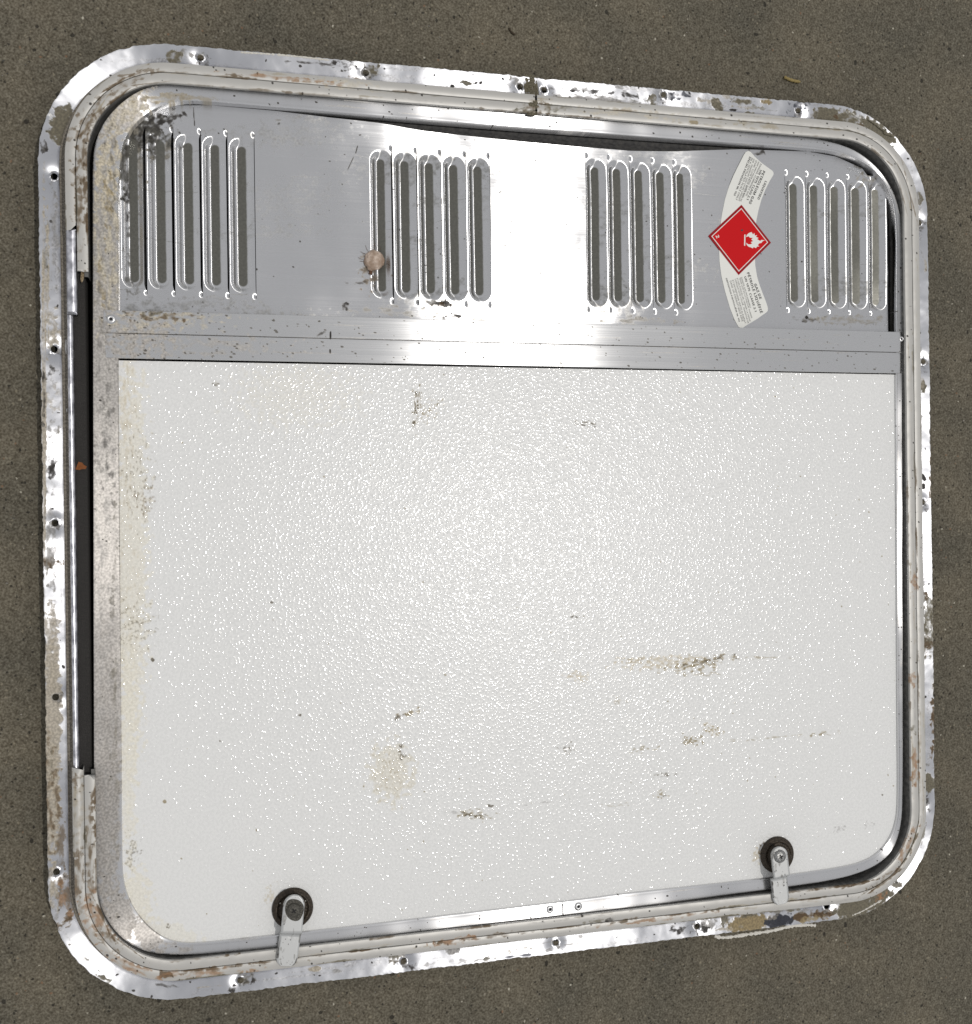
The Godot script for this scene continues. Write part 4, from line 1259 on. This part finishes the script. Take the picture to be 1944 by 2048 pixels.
func make_label(root: Node3D) -> void:
	var h := H_SHEET + 0.15
	var white := paint(Color8(222, 222, 216), 0.42)
	var red := paint(Color8(196, 6, 16), 0.5)
	var deep := paint(Color8(146, 14, 24), 0.5)
	var ink := paint(Color8(32, 32, 34), 0.5)
	red.metallic_specular = 0.25
	deep.metallic_specular = 0.25
	var arc := PackedVector2Array()
	for q in [[575, 108], [600, 118], [640, 165], [700, 220], [760, 265], [815, 305], [826, 325], [824, 345], [790, 400], [745, 490], [705, 590], [675, 700], [655, 800], [642, 950], [638, 1100], [645, 1240], [663, 1350], [690, 1440], [720, 1520], [755, 1610], [770, 1660], [768, 1690], [745, 1710], [660, 1770], [560, 1830], [520, 1857], [500, 1858], [478, 1845], [440, 1775], [395, 1660], [345, 1490], [310, 1340], [292, 1200], [286, 1040], [296, 880], [315, 740], [345, 590], [385, 460], [430, 350], [480, 250], [530, 150], [552, 118]]:
		arc.append(lab(q[0], q[1]))
	var base := put("warning_label", plate(arc, h + 0.15, 0.25), white, root, "curved white warning label with a red diamond flame sign and English and French print")
	var dia := PackedVector2Array([lab(180, 948), lab(508, 640), lab(800, 1015), lab(480, 1335)])
	put("red_diamond", plate(dia, h + 0.3, 0.3), deep, base)
	var mid := (dia[0] + dia[1] + dia[2] + dia[3]) / 4.0
	var s1 := PackedVector2Array()
	var s2 := PackedVector2Array()
	for p in dia:
		s1.append(mid + (p - mid) * 0.905)
		s2.append(mid + (p - mid) * 0.872)
	put("diamond_line", plate(s1, h + 0.34, 0.1), white, base)
	put("diamond_field", plate(s2, h + 0.38, 0.1), red, base)
	# flame above a bar; the sign lies on its side, its upper corner to the right
	put("flame_bar", plate(PackedVector2Array([lab(535, 935), lab(547, 935), lab(545, 1045), lab(533, 1045)]), h + 0.42, 0.1), white, base)
	var fl := PackedVector2Array()
	for q in [[552, 960], [560, 938], [580, 920], [606, 910], [622, 935], [634, 918], [640, 945], [662, 940], [650, 958], [676, 968], [662, 980], [690, 998], [705, 988], [738, 992], [715, 1002], [704, 1018], [682, 1022], [668, 1040], [684, 1052], [660, 1054], [650, 1070], [628, 1058], [618, 1072], [600, 1062], [578, 1056], [560, 1038], [552, 1015], [572, 1030], [594, 1032], [614, 1022], [598, 1010], [622, 1000], [604, 984], [620, 968], [590, 966], [578, 952]]:
		fl.append(lab(q[0], q[1]))
	put("flame", plate(fl, h + 0.42, 0.1), white, base)
	put("scuff", plate(PackedVector2Array([lab(505, 885), lab(520, 883), lab(524, 895), lab(512, 904), lab(502, 897)]), h + 0.46, 0.1), ink, base)
	words(base, "2", Vector2(250, 948), Vector2(262, 975), h + 0.42, white, true)
	for t in [
		["GAZ DE", [632, 1425], [688, 1575], true], ["PÉTROLE LIQUÉFIÉ", [556, 1315], [690, 1715], true], ["UN 1075  CLASSE 2.1", [534, 1352], [640, 1700], true],
		["DANGER. GAZ INFLAMMABLE", [502, 1358], [592, 1660], false], ["TENIR LOIN DE LA CHALEUR, FLAMME", [482, 1362], [602, 1762], false], ["ET DES ÉTINCELLES. FERMER LA VANNE", [460, 1368], [588, 1795], false], ["LORSQUE NON UTILISÉ. TRANSPORTER", [438, 1376], [566, 1815], false], ["ET ENTREPOSER VERTICALEMENT", [415, 1386], [540, 1815], false], ["DANS UN ENDROIT BIEN AÉRÉ", [392, 1394], [512, 1795], false], ["DISPOSITION PARTICULIÈRE 56, 102", [350, 1368], [480, 1798], true],
		["LIQUEFIED", [738, 400], [660, 580], true], ["PETROLEUM GAS", [722, 300], [580, 625], true], ["UN 1075  CLASS 2.1", [694, 292], [558, 585], true],
		["DANGER. FLAMMABLE GAS", [694, 232], [548, 548], false], ["KEEP AWAY FROM HEAT, FLAME AND", [672, 212], [516, 560], false], ["SPARK. CLOSE VALVE WHEN NOT IN", [650, 198], [494, 600], false], ["USE. TRANSPORT AND STORE UPRIGHT", [628, 184], [474, 600], false], ["IN A VENTILATED PLACE ONLY", [606, 172], [450, 590], false], ["SPECIAL PROVISION 56, 102", [584, 160], [428, 545], true],
	]:
		words(base, t[0], Vector2(t[1][0], t[1][1]), Vector2(t[2][0], t[2][1]), h + 0.22, ink, t[3])

func words(parent: Node3D, text: String, from: Vector2, to: Vector2, h: float, mat: Material, bold: bool) -> void:
	var a := lab(from.x, from.y)
	var b := lab(to.x, to.y)
	var tm := TextMesh.new()
	var f := SystemFont.new()
	f.font_names = PackedStringArray(["Droid Sans"])
	f.font_weight = 700 if bold else 500
	tm.font = f
	tm.text = text
	tm.font_size = 24
	tm.pixel_size = 0.01
	tm.depth = 0.01
	tm.curve_step = 2.0
	tm.horizontal_alignment = HORIZONTAL_ALIGNMENT_LEFT
	tm.vertical_alignment = VERTICAL_ALIGNMENT_BOTTOM
	var box := tm.get_aabb()
	var k := a.distance_to(b) * MM / maxf(box.size.x, 0.001)
	var d := (b - a).normalized()
	var ex := Vector3(d.x, 0, d.y) * k
	var ey := Vector3(d.y, 0, -d.x) * k * 0.8
	var o := put("lettering", tm, mat, parent)
	o.transform = Transform3D(Basis(ex, ey, Vector3.UP * 0.005), Vector3(a.x, h, a.y) * MM - ex * box.position.x - ey * box.position.y)

# ---- cam latch
func make_latch(root: Node3D, u: float, v: float, r_px: float, top: Array, tip: Array, bend: Array, which: String) -> void:
	var h := H_PANEL
	var c := px(u, v, h + 1.5)
	var r := flat(u + r_px, v, h).distance_to(flat(u, v, h))
	r = 15.0
	var node := Node3D.new()
	node.name = "cam_latch"
	root.add_child(node, true)
	node.position = Vector3(c.x, h, c.z) * MM
	node.set_meta("label", "cam latch with a grimy screw head on a dark steel cam" if which == "left" else "cam latch with a clean cross head screw and a rust stained washer")
	var black := mottled(Color8(40, 34, 27), Color8(74, 64, 52), 0.5, 0.4, 0.05, 141 + int(u), 0.03, 0.03)
	var nut := put("lock_nut", lathe([Vector2(6.4, 3.6), Vector2(8.2, 3.5), Vector2(8.5, 2.7), Vector2(10.9, 2.6), Vector2(11.3, 3.6), Vector2(12.6, 3.7), Vector2(12.9, 2.9), Vector2(13.9, 2.8), Vector2(14.5, 2.2), Vector2(r, 1.6), Vector2(r, -0.4)], 56), black, node)
	nut.position = Vector3.ZERO
	var pin := paint(Color8(180, 176, 168), 0.4, 0.9)
	for a in ([-2.6, -1.57, -0.52] if which == "left" else [-2.1, -1.1, 2.8]):
		var dot := put("notch", lathe([Vector2(0.01, 0.5), Vector2(0.45, 0.4), Vector2(0.6, 0.0)], 10), pin if which == "left" else M.bore, node)
		dot.position = Vector3(cos(a) * 10.6, 3.3, sin(a) * 10.6) * MM
	put("post", lathe([Vector2(0.01, 12.6), Vector2(6.2, 12.6), Vector2(6.6, 12.0), Vector2(6.6, 2.0)], 32), black, node)
	# steel cam: level on the post, stepped down to rest on the frame
	var sk := Canvas.new()
	sk.size = Vector2(52, 16)
	sk.setup(312, 96, Color8(186, 187, 186), 0.4, 0.55)
	for k in 26:
		sk.patch(Vector2(rng.randf() * 52, rng.randf() * 16), Vector2(rng.randf_range(0.5, 4.0), 0), Vector2(rng.randf_range(-0.5, 0.5), rng.randf_range(0.4, 1.8)), [[Color8(120, 118, 114), 0.6, 0.2, 0.0], [Color8(206, 206, 204), 0.35, 0.6, 0.0], [Color8(70, 68, 64), 0.7, 0.1, 0.0]][k % 3], 0.55, 0.8, 0.5)
	for k in 30:
		sk.patch(Vector2(rng.randf() * 52, rng.randf() * 16), Vector2(0.3, 0), Vector2(0, 0.3), BLACK, 0.6, 0.8)
	for k in 8:
		sk.patch(Vector2(rng.randf_range(30, 52), [0.5, 15.5][k % 2]), Vector2(rng.randf_range(2, 6), 0), Vector2(0, 0.8), BLACK, 0.5, 0.8, 0.6)
	var steel := sk.material(0.0)
	var h_up := h + 15.2
	var h_dn := H_COVER + 3.2
	var p0 := flat(top[0], top[1], h_up)
	var pb := flat(bend[0], bend[1], (h_up + h_dn) * 0.5)
	var p1 := flat(tip[0], tip[1], h_dn)
	var half := 7.6 if which == "left" else 7.2
	var d0 := (pb - p0).normalized()
	var d1 := (p1 - pb).normalized()
	var long0 := p0.distance_to(pb)
	var long1 := p1.distance_to(pb)
	var total := half + long0 + long1
	var ni := 70
	var nj := 16
	var origin := Vector3(c.x, h, c.z)
	var side := func(i: int, j: int, under: float) -> Vector3:
		var f := float(i) / ni
		# denser towards both ends
		f = f - sin(TAU * f) / TAU * 0.7
		var s := f * total - half
		var w := half
		if s < 0.0:
			w = half * sqrt(maxf(0.0, 1.0 - pow(s / half, 2.0)))
		var left := total - half - s
		if left < 6.0:
			w = half * (0.35 + 0.65 * sqrt(maxf(0.0, 1.0 - pow(1.0 - left / 6.0, 2.0))))
		var p := p0 + d0 * s if s < long0 else pb + d1 * (s - long0)
		var y := lerpf(h_up, h_dn, smoothstep(long0 - 1.4, long0 + 1.6, s))
		var a := 2.0 * j / nj - 1.0
		var dd := d0 if s < long0 else d1
		var e := maxf(absf(a), 0.0)
		var drop := pow(maxf(0.0, e - 0.86) / 0.14, 2.0) * 0.5
		if i == 0 or i == ni:
			drop = 0.6
		var q := p + dd.orthogonal() * (-a * w)
		return Vector3(q.x, y - drop - under, q.y) - origin
	put("cam", grid(ni, nj, func(i: int, j: int) -> Array:
		return [side.call(i, nj - j, 0.0), Vector2(float(i) / ni, float(j) / nj)]), steel, node)
	put("cam_edge", grid(ni, 3, func(i: int, j: int) -> Array:
		return [side.call(i, [0, 0, nj, nj][j], [0.0, 2.0, 2.0, 0.0][j]), Vector2(float(i) / ni, float(j) / 3.0)]), steel, node)
	# screw
	var grime := mottled(Color8(58, 56, 50), Color8(98, 95, 88), 0.55, 0.4, 0.05, 161, 0.03, 0.02)
	var sm: Material = grime if which == "left" else mottled(Color8(110, 110, 108), Color8(190, 190, 188), 0.35, 0.9, 0.06, 162, 0.02, 0.02)
	var sc := flat(588 if which == "left" else 1562, 1822 if which == "left" else 1714, h_up + 2.0)
	var screw := put("screw", lathe([Vector2(0.01, 2.3), Vector2(2.4, 2.2), Vector2(4.2, 1.7), Vector2(5.2, 0.8), Vector2(5.3, 0.0)], 36), sm, node)
	screw.position = (Vector3(sc.x, h_up, sc.y) - origin) * MM
	for k in 2:
		var w2 := Vector2(1.9, 0.5) if k == 0 else Vector2(0.5, 1.9)
		var slot := put("slot", plate(PackedVector2Array([Vector2(-w2.x, -w2.y), Vector2(w2.x, -w2.y), Vector2(w2.x, w2.y), Vector2(-w2.x, w2.y)]), 2.34 + 0.01 * k, 0.3), M.bore, node)
		slot.position = screw.position
		slot.rotation.y = 0.5
	if which == "left":
		# grime crust on the cam round the screw
		var g := PackedVector2Array()
		for q in [[575, 1800], [588, 1797], [602, 1802], [609, 1814], [606, 1828], [600, 1840], [590, 1843], [578, 1838], [570, 1826], [570, 1812]]:
			g.append(flat(q[0], q[1], h_up) - Vector2(c.x, c.z))
		put("grime", plate(smooth_line(g, 5.0), h_up - h + 0.12, 0.3), grime, node)

# ------------------------------------------------------------------ small things lying about
func make_litter() -> void:
	# spider's egg sac on the sheet
	var at := px(748, 521, H_SHEET + 1.0)
	var sac := thing("egg_sac", "small round brownish spider egg sac stuck beside a louvre", "egg sac", Vector3(at.x, H_SHEET - 1.0, at.z) * MM)
	var n := noise(0.35, 171, 3)
	var silk := mottled(Color8(142, 120, 102), Color8(206, 190, 176), 0.95, 0.0, 0.03, 172, 0.06, 0.06)
	put("silk_ball", grid(60, 36, func(i: int, j: int) -> Array:
		var a := TAU * i / 60
		var b := PI * j / 36
		var d := Vector3(cos(a) * sin(b), cos(b), sin(a) * sin(b))
		var r := 7.3 * (1.0 + 0.16 * n.get_noise_3d(d.x * 6.0, d.y * 6.0, d.z * 6.0) + 0.08 * n.get_noise_3d(d.x * 19.0, d.y * 19.0, d.z * 19.0))
		var low := maxf(0.0, d.z) * maxf(0.0, -d.x + 0.2) * 2.2
		return [Vector3(d.x * r, d.y * r * 0.55 + 3.0, d.z * (r + low)), Vector2(i / 36.0, j / 20.0)]), silk, sac)
	var fuzz := SurfaceTool.new()
	fuzz.begin(Mesh.PRIMITIVE_TRIANGLES)
	for k in 140:
		var d := Vector3(rng.randfn(), absf(rng.randfn()) * 0.8, rng.randfn()).normalized()
		var side := d.cross(Vector3(rng.randfn(), rng.randfn(), rng.randfn())).normalized()
		var foot := Vector3(d.x * 7.0, d.y * 4.0 + 3.0, d.z * 7.0)
		for q in [foot - side * 0.16, foot + side * 0.16, foot + d * rng.randf_range(0.6, 1.6) + side * rng.randf_range(-1.2, 1.2)]:
			fuzz.add_vertex(q * MM)
	fuzz.generate_normals()
	put("fuzz", fuzz.commit(), silk, sac).set_meta("kind", "stuff")
	var hair := paint(Color8(92, 66, 48), 0.9)
	for k in 9:
		var a := rng.randf() * TAU
		var w := PackedVector3Array()
		var d := Vector3(cos(a), 0, sin(a))
		w.append(d * 6.0 + Vector3(0, 2.5, 0))
		w.append(d * rng.randf_range(8, 10) + Vector3(rng.randf_range(-1, 1), 1.8, rng.randf_range(-1, 1)))
		w.append(d * rng.randf_range(10, 13) + Vector3(rng.randf_range(-3, 3), 1.3, rng.randf_range(-3, 3)))
		put("silk_thread", ribbon(w, 0.2, 0.2, k), hair, sac)
	var plug := PackedVector3Array([Vector3(-2.0, 2.6, 5.5), Vector3(-2.6, 2.2, 8.4), Vector3(-2.4, 1.6, 11.0)])
	put("dark_tip", ribbon(plug, 3.2, 2.4, 5), hair, sac)
	# dry leaf scrap in the gap
	var lf := px(162, 933, 31.0)
	var leaf := thing("leaf_scrap", "tiny curled orange brown leaf scrap on the dark foam tape", "leaf", lf * MM)
	var lm := mottled(Color8(112, 64, 30), Color8(168, 104, 56), 0.8, 0.0, 0.1, 181, 0.05, 0.01)
	put("blade", grid(10, 10, func(i: int, j: int) -> Array:
		var a := TAU * i / 10
		var r := 3.4 * j / 10.0 * (1.0 + 0.3 * sin(a * 3.0 + 0.6))
		return [Vector3(cos(a) * r, 0.5 + 0.10 * r * r * absf(sin(a + 0.4)), sin(a) * r * 0.8), Vector2(i, j) / 10.0]), lm, leaf)
	# straw pieces and crumbs on the concrete
	var straw := mottled(Color8(120, 104, 62), Color8(168, 150, 98), 0.8, 0.0, 0.1, 191, 0.03, 0.02)
	for q in [[[1568, 154], [1584, 161], [1601, 164], 2.6, "short broken piece of yellowish straw lying on concrete above the frame corner"], [[1018, 55], [1022, 63], [1030, 70], 1.6, "thin dark brown twig scrap lying on concrete above the frame joint"]]:
		var w := PackedVector3Array()
		for k in 3:
			w.append(px(q[k][0], q[k][1], q[3] * 0.5))
		var c := w[1]
		for k in 3:
			w[k] -= Vector3(c.x, 0, c.z)
		var o := thing("straw_scrap" if q[3] > 2.0 else "twig_scrap", q[4], "straw" if q[3] > 2.0 else "twig", Vector3(c.x, 0, c.z) * MM)
		put("stalk", ribbon(w, q[3], q[3], 7), straw if q[3] > 2.0 else paint(Color8(60, 50, 36), 0.9), o)
	# loose grit: too many grains to count
	var mm := MultiMesh.new()
	mm.transform_format = MultiMesh.TRANSFORM_3D
	mm.use_colors = true
	var s := SphereMesh.new()
	s.radius = 0.5 * MM
	s.height = 0.8 * MM
	s.radial_segments = 7
	s.rings = 4
	mm.mesh = s
	mm.instance_count = 900
	for k in 900:
		var p := Vector2(rng.randf_range(-480, 620), rng.randf_range(-520, 520))
		while absf(p.x - 3.3) < 372.0 and absf(p.y) < 357.0:
			p = Vector2(rng.randf_range(-480, 620), rng.randf_range(-520, 520))
		var z := rng.randf_range(0.5, 1.5)
		mm.set_instance_transform(k, Transform3D(Basis(Vector3.UP, rng.randf() * TAU).scaled(Vector3(z * rng.randf_range(0.8, 1.5), z * 0.7, z)), Vector3(p.x, 0.1, p.y) * MM))
		var g := rng.randf_range(0.03, 0.30)
		mm.set_instance_color(k, Color(g, g * 0.92, g * 0.78))
	var gm := paint(Color.WHITE, 0.9)
	gm.vertex_color_use_as_albedo = true
	var grit := MultiMeshInstance3D.new()
	grit.name = "grit"
	grit.multimesh = mm
	grit.material_override = gm
	add_child(grit, true)
	grit.set_meta("kind", "stuff")
	grit.set_meta("label", "loose sand grains scattered over the concrete around the hatch")
	grit.set_meta("category", "grit")
